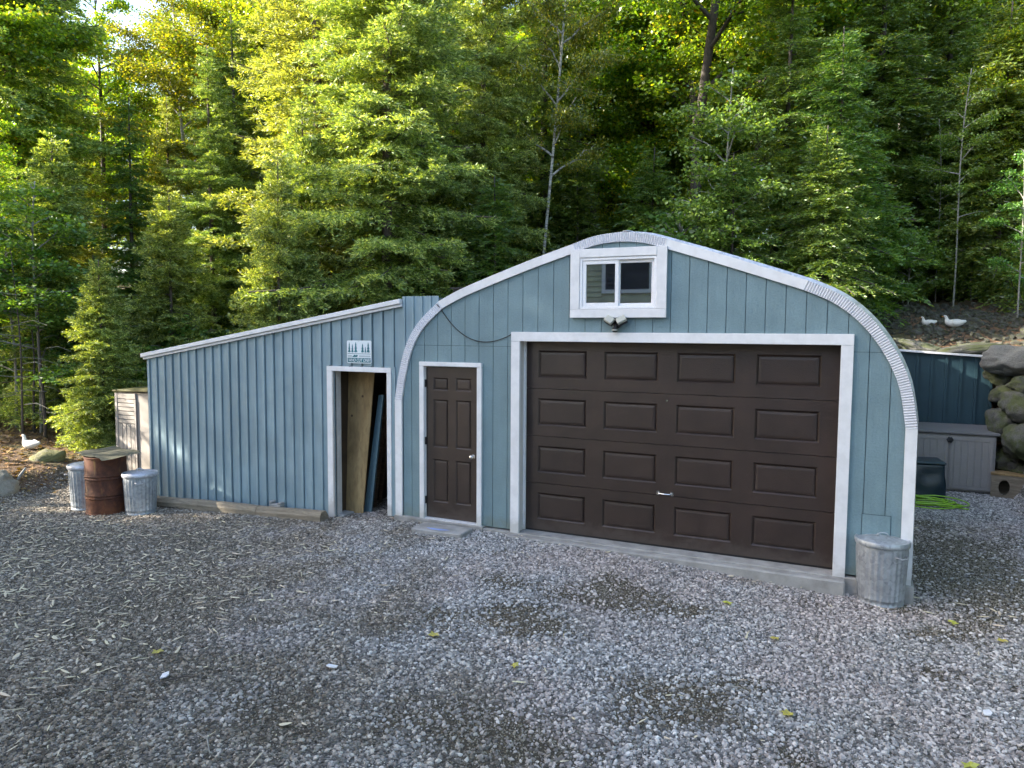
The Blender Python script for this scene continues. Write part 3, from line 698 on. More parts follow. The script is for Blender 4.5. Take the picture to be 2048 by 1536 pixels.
# fascia
def slab(x0, x1, zt, h, y0, y1, zt_fn=rz_):
    return [(x0, y0, zt_fn(x0)+zt-h), (x1, y0, zt_fn(x1)+zt-h), (x0, y1, zt_fn(x0)+zt-h), (x1, y1, zt_fn(x1)+zt-h), (x0, y0, zt_fn(x0)+zt), (x1, y0, zt_fn(x1)+zt), (x0, y1, zt_fn(x0)+zt), (x1, y1, zt_fn(x1)+zt)]
MB().hexa(slab(-8.02, -2.985, .0, .062, -.085, .0)).build('fascia_board', M['white'], LT, True, bevel=.004)
MB().hexa(slab(-8.0, -2.975, -.066, .036, -.055, -.001)).build('fascia_board', M['white'], LT, True, bevel=.003)
MB().hexa([(-8.0, 0.001, rz_(-8)-.05), (-2.98, .001, rz_(-2.98)-.05), (-8, 3.7, rz_(-8)-.45), (-2.98, 3.7, rz_(-2.98)-.45), (-8.0, 0.001, rz_(-8)-.004), (-2.98, .001, rz_(-2.98)-.004), (-8, 3.7, rz_(-8)-.40), (-2.98, 3.7, rz_(-2.98)-.40)]).build('roof', M['galv_clean'], LT, True)
MB().box(-7.95, -7.90, .021, 3.6, -.4, 1.62).build('side_wall', M['batten'], LT, True)
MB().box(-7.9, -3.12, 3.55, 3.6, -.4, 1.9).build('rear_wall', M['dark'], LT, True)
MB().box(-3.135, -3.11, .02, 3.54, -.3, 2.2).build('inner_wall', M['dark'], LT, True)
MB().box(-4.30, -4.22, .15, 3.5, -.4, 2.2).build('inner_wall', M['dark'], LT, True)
# doorway trim
MB().box(-4.255, -4.165, -.034, -.001, -.16, 1.94).build('door_casing', M['white'], LT, True, bevel=.003)
MB().box(-3.235, -3.165, -.034, -.001, -.03, 1.94).build('door_casing', M['white'], LT, True, bevel=.003)
MB().box(-4.255, -3.165, -.036, -.001, 1.942, 2.01).build('door_header_trim', M['white'], LT, True, bevel=.003)
MB().box(-4.20, -4.152, .0415, .15, -.15, 1.95).box(-4.1645, -4.151, -.033, .0405, -.15, 1.939).build('door_jamb', M['jamb'], LT, True)
MB().box(-3.243, -3.20, .0415, .15, -.05, 1.95).build('door_jamb', M['jamb'], LT, True)
MB().box(-4.26, -4.05, .042, .3, -.4, -.135).build('footing', M['concrete'], LT, True, bevel=.01)
# things inside
def leaning(name, bl, br_, tl, tr_, Y, th, mat, label, cat, grp=None, Yt=None):
    Yt = Y if Yt is None else Yt
    a, b, c, d = ony(*bl, Y), ony(*br_, Y), ony(*tl, Yt), ony(*tr_, Yt); root = Vector((a.x, a.y, a.z))
    o = MB().hexa([a-root, b-root, a-root+Vector((0, th, 0)), b-root+Vector((0, th, 0)), c-root, d-root, c-root+Vector((0, th, 0)), d-root+Vector((0, th, 0))]).build(name, mat)
    o.location = root; return tag(o, label, cat, grp)
leaning('plywood_sheet', (664, 1040), (725, 1034), (668, 738), (749, 742), .32, .018, M['plywood'], 'tan plywood sheet with knots leaning inside the shed doorway', 'plywood', Yt=.42)
leaning('blue_board', (727, 1030), (742, 1030), (757, 790), (767, 790), .42, .03, M['siding_plank'], 'blue painted board leaning beside the plywood in the doorway', 'board', Yt=.55)
leaning('scrap_board', (742, 1022), (750, 1022), (772, 760), (780, 760), .7, .03, M['oldwood'], 'dark brown board leaning behind the blue board in the doorway', 'board', Yt=.9)
leaning('scrap_board', (756, 1010), (762, 1010), (778, 740), (786, 740), 1.0, .03, M['oldwood'], 'thin dark board standing deepest in the shed doorway', 'board', Yt=1.1)
# sign
Sg = empty('sign', (-3.69, -.03, 2.06), 0, 'square white sign with teal pine trees reading WHO CUT ONE?', 'sign')
sw, sh = .205, .315
bm_pts = []
for cx_, cz_, a0 in ((sw-.02, .02, -90), (sw-.02, sh-.02, 0), (-sw+.02, sh-.02, 90), (-sw+.02, .02, 180)):
    for k in range(5): bm_pts.append((cx_+.02*math.cos(R(a0+k*22.5)), cz_+.02*math.sin(R(a0+k*22.5))))
MB().prism(bm_pts, 0, .008).build('plate', M['sign_white'], Sg)
mb = MB()
def fir(cx_, z0, h, w_):
    n = 6
    for i in range(n):
        t = i/n; zb = z0+.012+(h-.012)*t; zt = min(z0+h, zb+(h/n)*1.7); ww = w_*(1-t*.85)*(1 if i % 2 == 0 else .8)
        mb.prism([(cx_-ww, zb), (cx_+ww, zb), (cx_, zt)], -.0012-.00015*i, -.0002)
    mb.box(cx_-.003, cx_+.003, -.0011, -.0002, z0, z0+.014)
for cx_, h, w_ in ((-.165, .15, .026), (-.112, .125, .024), (-.055, .155, .032), (.06, .135, .03), (.108, .09, .018), (.155, .15, .032)): fir(cx_, .142, h, w_)
mb.build('pine_print', M['sign_teal'], Sg)
mb = MB(); mb.box(-.195, .195, -.0013, -.0002, .128, .135)
for z in (.102, .09): mb.box(.0, .19, -.0013, -.0002, z, z+.005).box(-.19, -.12, -.0013, -.0002, z, z+.005)
mb.prism([(-.12, .086), (-.03, .086), (-.02, .112), (-.04, .118), (-.055, .108), (-.075, .12)], -.0013, -.0002)
mb.box(-.195, .195, -.0013, -.0002, .012, .074).build('line_print', M['sign_teal'], Sg)
fc = bpy.data.curves.new('lettering', 'FONT'); fc.body = 'WHO CUT ONE?'; fc.size = .062; fc.shear = .25; fc.align_x = 'CENTER'; fc.extrude = .0008; fc.offset = .0003
tmp = bpy.data.objects.new('tmp', fc); col.objects.link(tmp); dg = bpy.context.evaluated_depsgraph_get(); lm = bpy.data.meshes.new_from_object(tmp.evaluated_get(dg)); bpy.data.objects.remove(tmp)
lm.materials.clear(); lm.materials.append(M['sign_white']); lo = bpy.data.objects.new('lettering', lm); col.objects.link(lo); lo.parent = Sg
wx = max(v.co.x for v in lm.vertices)-min(v.co.x for v in lm.vertices); k = .365/wx
lo.matrix_local = Matrix.Translation((0, -.0022, .022)) @ Matrix.Rotation(R(90), 4, 'X') @ Matrix.Diagonal((k, 1.0, 1, 1))
MB().lathe([(.004, 0), (.004, .003)], 8).build('screw', M['steel'], Sg).matrix_local = Matrix.Translation((0, 0, .305)) @ Matrix.Rotation(R(90), 4, 'X')

# ------------------------------------------------------------------ timbers, slab, bits
def beam(name, p0, p1, h, d, mat, label, cat, grp=None, seed=0):
    p0, p1 = Vector(p0), Vector(p1); L_ = (p1-p0).length; bm = bmesh.new()
    prof_ = [(-d/2, 0), (d/2, 0), (d/2, h*.55), (d*.28, h), (-d*.28, h), (-d/2, h*.55)]; n = 14; rws = []
    for i in range(n+1):
        x = L_*i/n; rws.append([bm.verts.new((x, a+.006*noise.noise(Vector((x*3, a*9, seed))), b+.008*noise.noise(Vector((x*2, b*9, seed+3))))) for a, b in prof_])
    for i in range(n):
        for k in range(6): bm.faces.new((rws[i][k], rws[i+1][k], rws[i+1][(k+1) % 6], rws[i][(k+1) % 6]))
    bm.faces.new(rws[0]); bm.faces.new(list(reversed(rws[-1]))); bmesh.ops.recalc_face_normals(bm, faces=bm.faces)
    me = bpy.data.meshes.new(name); bm.to_mesh(me); me.materials.append(mat); o = bpy.data.objects.new(name, me); col.objects.link(o)
    o.location = p0; o.rotation_euler = Vector((1, 0, 0)).rotation_difference((p1-p0).normalized()).to_euler()
    return tag(o, label, cat, grp)
gt = 'weathered timbers along the lean-to wall'
beam('landscape_timber', (-7.75, -.36, -.27), (-6.5, -.27, -.24), .13, .16, M['timber'], 'weathered timber nearest the trash can at the lean-to wall', 'timber', gt, 1)
beam('landscape_timber', (-6.48, -.30, -.235), (-5.35, -.26, -.215), .14, .17, M['timber'], 'middle weathered timber below the lean-to battens', 'timber', gt, 4)
beam('landscape_timber', (-5.33, -.27, -.215), (-4.18, -.22, -.175), .14, .18, M['timber'], 'weathered timber ending at the open shed doorway', 'timber', gt, 8)
p = onz(548, 1022, -.2)
cbk = MB().box(-.11, .11, -.05, .05, 0, .10).box(-.11, -.06, -.05, .05, .10, .14).box(.05, .11, -.05, .05, .10, .13).build('block_piece', M['concrete'], None, bevel=.01); cbk.location = (-5.17, -.085, -.16); tag(cbk, 'broken grey concrete block piece behind the timber at the lean-to', 'concrete block')
stp = empty('stepping_slab', (-2.19, -.33, -.065), R(2), 'flat concrete slab with a blue paint smudge before the entry door', 'slab')
MB().box(-.36, .36, -.17, .16, 0, .065).build('slab_body', M['concrete'], stp, bevel=.012)
mb = MB(); pts = [(.13*math.cos(a)*(1+.5*math.sin(3*a)), .05*math.sin(a)*(1+.4*math.cos(2*a))) for a in np.linspace(0, 2*math.pi, 15)[:-1]]
b = [(x-.02, y-.09, .0665) for x, y in pts]; mb.v = b; mb.f = [tuple(range(14))]
mb.build('paint_smudge', painted('blue_smudge', (.25, .33, .6)), stp)

# ------------------------------------------------------------------ rocks
def boulder_mesh(seed, sub=3, rough=.28, flat=.8, mat='boulder'):
    bm = bmesh.new(); bmesh.ops.create_icosphere(bm, subdivisions=sub, radius=.5)
    for v in bm.verts:
        n = v.co.normalized(); d = noise.noise(n*1.2+Vector((seed*3.1, 0, 0)))*rough*.9+noise.noise(n*3.5+Vector((0, seed*2.3, 0)))*rough*.45+noise.noise(n*8+Vector((0, 0, seed)))*.06+abs(noise.noise(n*2.2+Vector((seed, 4, 0))))*-.16
        v.co = v.co*(1+d); v.co.z *= flat
        for ax in (0, 1, 2):
            lim = .47+.04*math.sin(seed*7+ax); 
            if abs(v.co[ax]) > lim: v.co[ax] = math.copysign(lim+(abs(v.co[ax])-lim)*.35, v.co[ax])
    me = bpy.data.meshes.new('boulder'); bm.to_mesh(me); bm.free(); me.materials.append(M[mat])
    me.polygons.foreach_set('use_smooth', np.ones(len(me.polygons), bool)); return me
BM = [boulder_mesh(i, 4, .34, .85) for i in range(4)]
def rock(loc, size, rz=0, mesh=0, label='', grp=None, name='boulder', me=None, cat='boulder'):
    o = bpy.data.objects.new(name, me or BM[mesh]); col.objects.link(o); o.location = loc; o.scale = size; o.rotation_euler = (random.uniform(-.2, .2), random.uniform(-.2, .2), rz)
    return tag(o, label, cat, grp)
gw = 'boulders stacked in the retaining wall'
wall = [((2022, 722), 6.6, (1.1, .8, .62), 'pale flat capstone boulder at the top of the boulder wall'),
        ((1992, 748), 7.0, (.5, .5, .5), 'dark boulder wedged below the pale capstone beside the teal wall'),
        ((2008, 790), 6.6, (.5, .5, .5), 'small dark boulder midway down beside the teal wall'),
        ((2046, 772), 6.3, (.55, .5, .42), 'thin grey boulder under the capstone at the right edge'),
        ((2042, 812), 6.2, (.74, .7, .68), 'rounded grey boulder at the right edge in the upper wall'),
        ((2010, 845), 6.5, (.66, .7, .8), 'mossy boulder standing right above the storage cabinet corner'),
        ((2046, 884), 6.1, (.85, .75, .85), 'largest round grey boulder at the right edge of the wall'),
        ((2016, 915), 6.5, (.66, .6, .62), 'dark mossy boulder low in the wall behind the wooden box'),
        ((2046, 948), 6.4, (.7, .6, .55), 'lowest dark boulder behind the wooden box'),
        ((2000, 975), 7.0, (.6, .5, .55), 'shaded foot boulder between cabinet and wooden box')]
for i, ((px, py), y, s, lb) in enumerate(wall): rock(ony(px+6, py, y), tuple(q*.93 for q in s), i*1.3, i % 4, lb, gw, me=boulder_mesh(31, 4, .3, .9, 'capstone') if i == 0 else None)
for i in range(26):   # the wall runs on out of the picture
    y = 5.6-.55*(i//4); rock((5.45+.12*(i % 4)+random.uniform(-.08, .08), y+random.uniform(-.1, .1), -.05+.55*(i % 4)), (.75, .8, .62), i*2.1, i % 4, 'grey boulder of the wall beyond the right edge of the picture', 'boulders further along the wall')
for i, (px, py, y, s, lb) in enumerate(((1840, 697, 8.1, (1.1, .6, .3), 'long mossy ledge rock above the teal wall, left one'), (1930, 700, 8.0, (1.3, .6, .28), 'pale ledge rock above the teal wall, right one'))):
    rock(ony(px, py, y), s, .1*i, i, lb, 'ledge rocks at the top of the bank')
rock(onz(98, 930, -.05)+Vector((0, 0, .10)), (.64, .5, .5), .6, 1, 'mossy yellow-green boulder below the white duck', me=boulder_mesh(9, 3, .3, .85, 'boulder_moss'))
rock(onz(-14, 992, -.25)+Vector((-.1, .1, .12)), (.7, .6, .62), .3, 2, 'pale rock catching sunlight at the left edge of the yard', me=boulder_mesh(12, 4, .4, .8, 'boulder_pale'))
rock(onz(118, 866, .2), (.65, .45, .3), .4, 3, 'low grey boulder in shade left of the square rock'); rock(onz(188, 852, .25), (.6, .5, .45), 1.2, 0, 'square-faced tan rock in shade behind the barrel', me=boulder_mesh(15, 2, .3, .9, 'boulder_moss'))
rock(onz(316, 992, -.26), (.22, .18, .16), 0, 1, 'small pale stone in the corner by the lean-to wall', me=boulder_mesh(5, 2, .2, .8, 'boulder_pale'), name='stone', cat='stone')
rock(onz(205, 905, -.1), (.3, .25, .2), 0, 2, 'small grey stone behind the sheet-covered barrel', name='stone', cat='stone')

# ------------------------------------------------------------------ bins and barrel
def can(loc, rz, label, r=.235, h=.60, tilt=0, lidm='galv_lid'):
    t = empty('trash_can', loc, rz, label, 'trash can', 'galvanised trash cans'); t.rotation_euler = (0, tilt, rz)
    def rf(r_, z, q): return r_*(1+(.022*math.sin(q*26) if .09*h < z < .88*h else 0))
    P = [(r*.88, 0), (r*.90, .006), (r*.90, .03), (r*.885, .035), (r*.89, .07), (r*.905, .075), (r*.905, .085), (r*.90, .09)]
    P += [(r*(.90+.10*k/10), .09+(h-.15)*k/10) for k in range(1, 10)]+[(r*.985, h*.9), (r*1.01, h*.905), (r*1.01, h*.92), (r*.99, h*.925), (r, h)]
    MB().lathe(P, 120, rf=rf).build('body', M['galv'], t, smooth='auto')
    LD = MB().lathe([(r*1.0, h-.045), (r*1.06, h-.045), (r*1.075, h-.035), (r*1.07, h-.005), (r*1.045, h+.006), (r*.98, h+.004), (r*.95, h-.008), (r*.9, h+.002), (r*.55, h+.022), (r*.3, h+.028), (.002, h+.030)], 56).build('lid', M[lidm], t, smooth='auto')
    MB().tube([(-.055, 0, h+.022), (-.05, 0, h+.05), (-.02, 0, h+.062), (.02, 0, h+.062), (.05, 0, h+.05), (.055, 0, h+.022)], .0065, 8).build('lid_handle', M['galv'], LD, smooth=True)
    for s in (-1, 1):
        a = R(-68)*1.0 if s > 0 else R(112)
        c, d = math.cos(a), math.sin(a); e = Vector((c, d, 0)); tt = Vector((-d, c, 0)); b = e*r*.985+Vector((0, 0, h*.82))
        MB().tube([b-tt*.06, b-tt*.06+e*.035, b-tt*.03+e*.05-Vector((0, 0, .01)), b+tt*.03+e*.05-Vector((0, 0, .01)), b+tt*.06+e*.035, b+tt*.06], .006, 8).build('side_handle', M['galv_lid'], t, smooth=True)
    return t
pA = onz(266, 1030, -.285); can((pA.x, pA.y+.14, -.29), .5, 'dull grey galvanised trash can at the left corner of the lean-to', r=.235, h=.63)
pB = onz(146, 1018, -.29); can((pB.x+.10, pB.y+.16, -.30), 2.2, 'galvanised trash can half hidden behind the rusty barrel', h=.70, tilt=R(-1))
pC = onz(1756, 1212, -.22); can((pC.x+.02, pC.y+.14, -.225), R(20), 'fluted galvanised trash can beside the garage door at right', r=.24, h=.66, lidm='galv')
pD = onz(194, 1027, -.29); BR = empty('oil_drum', (pD.x, pD.y+.17, -.30), 0, 'rusty brown steel drum with a sheet over its top', 'barrel')
P = [(.285, 0), (.297, .004), (.297, .02), (.287, .03)]
for z in (.29, .58): P += [(.287, z-.055), (.288, z-.045), (.300, z-.03), (.288, z-.015), (.288, z), (.300, z+.015), (.288, z+.03)]
P += [(.287, .86), (.297, .865), (.297, .88), (.285, .885), (.28, .87)]
MB().lathe(P, 56).build('drum_body', M['rust'], BR, smooth='auto')
# sheet over the drum
bm = bmesh.new(); n = 12
vv = [[bm.verts.new((-.46+.92*i/n, -.30+.60*j/n+.03*math.sin(i*.9), .006*math.sin(i*2.6)+.008*math.sin(j*.5+i*.3))) for j in range(n+1)] for i in range(n+1)]
for i in range(n):
    for j in range(n): bm.faces.new((vv[i][j], vv[i+1][j], vv[i+1][j+1], vv[i][j+1]))
r_ = bmesh.ops.solidify(bm, geom=bm.faces[:], thickness=.012); me = bpy.data.meshes.new('cover_sheet'); bm.to_mesh(me); me.materials.append(mk_wood('mossy_sheet', (.15, .14, .09), (.30, .28, .20), knots=False))
so = bpy.data.objects.new('cover_sheet', me); col.objects.link(so); so.location = (pD.x+.02, pD.y+.2, .615); so.rotation_euler = (R(3), R(1), R(-8)); tag(so, 'warped mossy sheet lying on top of the rusty barrel', 'sheet')

# ------------------------------------------------------------------ resin shed at left
q = ony(233, 783, 1.15); q2 = ony(298, 783, 1.15); gzl = -.3
RS = empty('resin_cabinet', (q.x, 1.15, gzl), 0, 'tall taupe resin shed beside the left end of the lean-to', 'shed'); H = q.z-gzl; Wd = 1.0
MB().box(0, Wd, .0, .8, 0, H).build('body', M['resin'], RS)
MB().box(-.02, .055, -.035, -.001, 0, H-.02).build('corner_post', M['resin'], RS, bevel=.008)
dr = MB().box(.06, .56, -.012, -.001, .05, H-.10).build('door', M['resin_lid'], RS)
MB().box(.06, .56, -.03, -.013, H-.13, H-.02).build('door_rail', M['resin'], dr, bevel=.006)
zt = H-.14
for k in range(6): MB().box(.065, .52, -.028, -.0125, zt-.078*(k+1)+.014, zt-.078*k).build('horizontal_slat', M['resin'], dr, bevel=.004)
for k in range(4): MB().box(.065+k*.115, .166+k*.115, -.028, -.0125, .06, zt-.47).build('vertical_slat', M['resin'], dr, bevel=.004)
MB().box(.525, .57, -.034, -.0125, .05, H-.14).build('door_stile', M['resin'], dr, bevel=.004)
MB().hexa([(-.05, -.07, H-.0), (Wd, -.07, H+.03), (-.05, .85, H+.02), (Wd, .85, H+.05), (-.05, -.07, H+.04), (Wd, -.07, H+.08), (-.05, .85, H+.07), (Wd, .85, H+.11)]).build('roof_cap', M['moss_cap'], RS, bevel=.01)

# ------------------------------------------------------------------ right: cabinet, teal wall, tote, hose, box
RC = empty('storage_cabinet', (4.1, 6.2, -.22), 0, 'low grey two-door storage cabinet in front of the dark teal wall', 'cabinet'); H = 1.05
x0, x1 = -.70, .66
MB().box(x0, x1, .0, .8, 0.04, H-.03).build('body', M['resin_grey'], RS if False else RC)
MB().hexa([(x0-.03, -.05, H-.03), (x1+.05, -.05, H-.03), (x0-.03, .84, H-.03), (x1+.03, .84, H-.03), (x0-.03, -.05, H+.015), (x1+.05, -.05, H+.015), (x0-.03, .84, H+.06), (x1+.03, .84, H+.06)]).build('lid', M['resin_lid'], RC, bevel=.01)
for s, (a, b) in enumerate(((x0+.02, -.022), (-.012, x1-.02))):
    d = MB().box(a, b, -.02, -.001, .06, H-.06).build('door', M['resin_grey'], RC, bevel=.004)
    ring(MB(), a+.015, b-.015, .08, H-.09, .05, -.032, -.0205).build('door_frame', M['resin_grey'], d, bevel=.003)
    n = 5
    for k in range(n):
        u0 = a+.072+(b-a-.144)*k/n; MB().box(u0, u0+(b-a-.144)/n-.014, -.028, -.0205, .135, H-.145).build('door_slat', M['resin_grey'], d, bevel=.002)
MB().lathe([(.055, 0), (.055, .02), (.03, .03)], 6).build('latch', M['black'], RC).matrix_local = Matrix.Translation((-.015, -.032, H-.13)) @ Matrix.Rotation(R(90), 4, 'X')
MB().box(x1-.01, x1+.05, .06, .8, 0, .25).build('foot', M['black'], RC)
TWl = empty('teal_shed', (4.05, 7.15, -.2), 0, 'dark teal ribbed lean-to wall with thin pale roof edge behind the cabinet', 'shed')
a = ony(1795, 702, 7.15); b = ony(1988, 716, 7.15)
def tz(x): return a.z+(b.z-a.z)*(x-a.x)/(b.x-a.x)
X0, X1 = 3.05, b.x
mbw = MB().hexa([(X0, 7.15, -.4), (X1, 7.15, -.4), (X0, 8.0, -.4), (X1, 8.0, -.4), (X0, 7.15, tz(X0)), (X1, 7.15, tz(X1)), (X0, 8.0, tz(X0)), (X1, 8.0, tz(X1))]).build('wall', M['teal_dark'], TWl, True)
for k in range(8):
    x = X1-.03-k*.232; MB().box(x-.022, x+.022, 7.12, 7.149, -.3, tz(x)-.01).build('rib', M['teal_dark'], TWl, True)
MB().hexa([(X0, 7.05, tz(X0)+.002), (X1+.20, 7.05, tz(X1+.2)+.002), (X0, 8.1, tz(X0)+.002), (X1+.2, 8.1, tz(X1+.2)+.002), (X0, 7.05, tz(X0)+.028), (X1+.20, 7.05, tz(X1+.2)+.028), (X0, 8.1, tz(X0)+.028), (X1+.2, 8.1, tz(X1+.2)+.028)]).build('roof', M['white_metal'], TWl, True)
# dark tote: rounded, bag-like
pt = onz(1855, 996, -.2); bm = bmesh.new(); bmesh.ops.create_cube(bm, size=1); bmesh.ops.subdivide_edges(bm, edges=bm.edges[:], cuts=8, use_grid_fill=True)
for v in bm.verts:
    c = v.co; v.co = Vector((c.x*.62, c.y*.5, c.z*.60)); k = 1-.10*(v.co.z/.3)*(1 if v.co.z > 0 else .3); v.co.x *= k; v.co.y *= k
    nn = noise.noise(v.co*5)*.03; v.co += v.co.normalized()*nn
me = bpy.data.meshes.new('storage_bin'); bm.to_mesh(me); me.materials.append(M['tote']); tb = bpy.data.objects.new('tote', me); col.objects.link(tb)
md = tb.modifiers.new('b', 'BEVEL'); md.width = .03; md.segments = 3; md.limit_method = 'ANGLE'; me.polygons.foreach_set('use_smooth', np.ones(len(me.polygons), bool))
tote = empty('lidded_bin', (pt.x-.07, pt.y+.25, -.23), R(8), 'dark blue-black bulky bin on the ground before the grey cabinet', 'bin'); tb.parent = tote; tb.name = 'bin_body'; tb.location = (0, 0, .3)
ld = MB().box(-.30, .30, -.26, .26, .575, .64).build('bin_lid', M['tote'], tote, bevel=.03)
ph = onz(1852, 1010, -.2); hp_ = []
for i in range(420):
    t = i/420*2*math.pi*8; r_ = .36+.11*math.sin(t*.37)+.04*math.sin(t*1.7)
    hp_.append((ph.x+.02+r_*1.0*math.cos(t)+.07*math.sin(t*.21), ph.y+.1+r_*.75*math.sin(t)+.05*math.cos(t*.3), -.19+.012+.05*(i/420)+.015*math.sin(t*2.3+i*.02)))
hp_ += [(hp_[-1][0]+.1*k, hp_[-1][1]-.05*k, -.185) for k in range(1, 4)]
ho = MB().tube(hp_, .011, 6).build('garden_hose', M['hose'], None, smooth=True); tag(ho, 'bright green garden hose coiled on the ground beside the garage', 'hose')
px_ = onz(2030, 1000, -.2); NB = empty('nest_box', (px_.x, px_.y+.3, -.21), R(-6), 'squat weathered wooden box with a round hole at the right edge', 'box')
W_ = .30; mb = MB(); ncirc = 20; cxh, czh, rh = -.12, .18, .10
outer = [(-W_, 0), (W_, 0), (W_, .38), (-W_, .38)]
circ = [(cxh+rh*.8*math.cos(2*math.pi*k/ncirc), czh+rh*1.25*math.sin(2*math.pi*k/ncirc)) for k in range(ncirc)]
def per(a):
    dx, dz = math.cos(a), math.sin(a); t = min(((W_-cxh) if dx > 0 else (W_+cxh))/max(abs(dx), 1e-6), ((.38-czh) if dz > 0 else czh)/max(abs(dz), 1e-6)); return (cxh+dx*t, czh+dz*t)
angs = [2*math.pi*k/ncirc for k in range(ncirc)]
for k in range(ncirc):
    k2 = (k+1) % ncirc; i = len(mb.v); A, B = per(angs[k]), per(angs[k2]); mb.v += [(A[0], -.2, A[1]), (B[0], -.2, B[1]), (circ[k2][0], -.2, circ[k2][1]), (circ[k][0], -.2, circ[k][1]), (circ[k2][0], -.17, circ[k2][1]), (circ[k][0], -.17, circ[k][1])]
    mb.f += [(i, i+1, i+2, i+3), (i+3, i+2, i+4, i+5)]
mb.build('front_board', M['timber'], NB)
MB().box(-W_, -W_+.03, -.199, .2, 0, .38).box(W_-.03, W_, -.199, .2, 0, .38).box(-W_+.031, W_-.031, .17, .2, 0, .38).build('side_board', M['timber'], NB)
MB().box(-W_-.01, W_+.01, -.21, .21, .381, .41).build('top_board', M['plywood'], NB)

# ------------------------------------------------------------------ birds
def bird(name, loc, rz, s, label, cat, legs=False, tail=1, neck=1.0):
    t = empty(name, loc, rz, label, cat); t.scale = (s, s, s)
    # centre line: tail (-x) -> breast (+x) -> neck -> head
    line = [(-.27, .20, .012, .03), (-.22, .19, .035, .04), (-.15, .165, .075, .075), (-.05, .14, .105, .10), (.06, .135, .115, .108), (.14, .15, .098, .10), (.185, .19, .07, .075), (.20, .24, .045, .048), (.205, .29*neck, .033, .036), (.215, .325*neck, .035, .036), (.235, .345*neck, .034, .034), (.262, .345*neck, .022, .024), (.275, .342*neck, .012, .014)]
    bm = bmesh.new(); rws = []; n = 16
    for i, (x, z, ry, rz2) in enumerate(line):
        a = line[max(i-1, 0)]; b = line[min(i+1, len(line)-1)]; tv = Vector((b[0]-a[0], 0, b[1]-a[1])).normalized(); nv = Vector((-tv.z, 0, tv.x))
        rws.append([bm.verts.new(Vector((x, 0, z))+Vector((0, 1, 0))*ry*math.cos(2*math.pi*k/n)+nv*rz2*math.sin(2*math.pi*k/n)) for k in range(n)])
    for i in range(len(rws)-1):
        for k in range(n): bm.faces.new((rws[i][k], rws[i][(k+1) % n], rws[i+1][(k+1) % n], rws[i+1][k]))
    bm.faces.new(rws[0]); bm.faces.new(list(reversed(rws[-1]))); bmesh.ops.recalc_face_normals(bm, faces=bm.faces)
    me = bpy.data.meshes.new('body'); bm.to_mesh(me); me.materials.append(M['feather']); me.polygons.foreach_set('use_smooth', np.ones(len(me.polygons), bool))
    o = bpy.data.objects.new('body', me); col.objects.link(o); o.parent = t; o.modifiers.new('s', 'SUBSURF').levels = 1; o.modifiers['s'].render_levels = 1
    hz = .343*neck
    MB().hexa([(.268, -.014, hz-.014), (.325, -.009, hz-.018), (.268, .014, hz-.014), (.325, .009, hz-.018), (.268, -.010, hz+.008), (.325, -.007, hz-.010), (.268, .010, hz+.008), (.325, .007, hz-.010)]).build('bill', M['bill'], t)
    for sd in (-1, 1):
        MB().lathe([(.001, -.005), (.005, 0), (.001, .005)], 8, (.245, sd*.031)).build('eye', M['black'], t).location = (0, 0, hz+.008)
        wv = MB(); wp = []
        for i in range(8):
            u = i/7; x = .10-.33*u; hh = .075*math.sin(math.pi*min(1, .25+u*.75))+.006; zc = .165+.025*u; yy = sd*(.108*(1-u*.72))
            wp.append((x, yy+sd*.006, zc-hh, zc+hh))
        b0 = 0
        for i, (x, y, z0, z1) in enumerate(wp):
            wv.v += [(x, y, z0), (x, y+sd*.008, (z0+z1)/2), (x, y-sd*.03, z1), (x, y-sd*.03, z0)]
            if i:
                for k in range(4): wv.f.append((4*i-4+k, 4*i+k, 4*i+(k+1) % 4, 4*i-4+(k+1) % 4))
        wv.f.append((0, 1, 2, 3)); wv.build('wing', M['feather'], t, smooth=True)
        MB().tube([(0.02, sd*.04, .06), (.0, sd*.04, .02), (.0, sd*.04, 0)], .009, 6).box(-.005, .05, sd*.04-.018, sd*.04+.018, 0, .006).build('foot', M['bill'], t)
    return t
pd = onz(63, 896, .18); bird('duck', (pd.x, pd.y, gz(pd.x, pd.y)-.02), math.atan2(rt.y, rt.x)+math.pi-.3, .85, 'plump white duck resting on the bank at the left', 'duck')
for px, py, y, lb, a in ((1858, 650, 9.4, 'white hen scratching beneath the saplings, left one', .4), (1910, 642, 9.5, 'white hen beside the thin pale sapling, right one', .2)):
    pp = ony(px, py, y); bird('hen', (pp.x, y, gz(pp.x, y)+.0), a+math.pi, (.62 if px < 1900 else .8), lb, 'hen', neck=.95)

# ------------------------------------------------------------------ foliage
rng = np.random.default_rng(5)
def norm(a): return a/np.maximum(1e-9, np.linalg.norm(a, axis=-1, keepdims=True))
def diamonds(P, D, N_, ln, wd, fold=.0):
    """leaf quads: base P, direction D, side from N_; returns V,F"""
    S = norm(np.cross(D, N_)); ln = np.asarray(ln)[:, None]; wd = np.asarray(wd)[:, None]; U = np.cross(S, D)
    a = P; b = P+D*ln*.45+S*wd*.5+U*wd*fold; c = P+D*ln; d = P+D*ln*.45-S*wd*.5+U*wd*fold
    V = np.stack([a, b, c, d], 1).reshape(-1, 3); F = np.arange(len(P)*4).reshape(-1, 4); return V, F
def tree_obj(proto_name, trunk_mb, crown_V, crown_F, bark, leaf, crown_name='crown', tri=False):
    r = bpy.data.objects.new(proto_name, None); col.objects.link(r)
    trunk_mb.build('trunk', bark, r, smooth=True)
    me = fast_mesh(crown_name, crown_V, crown_F, leaf); c = bpy.data.objects.new(crown_name, me); col.objects.link(c); c.parent = r
    return r
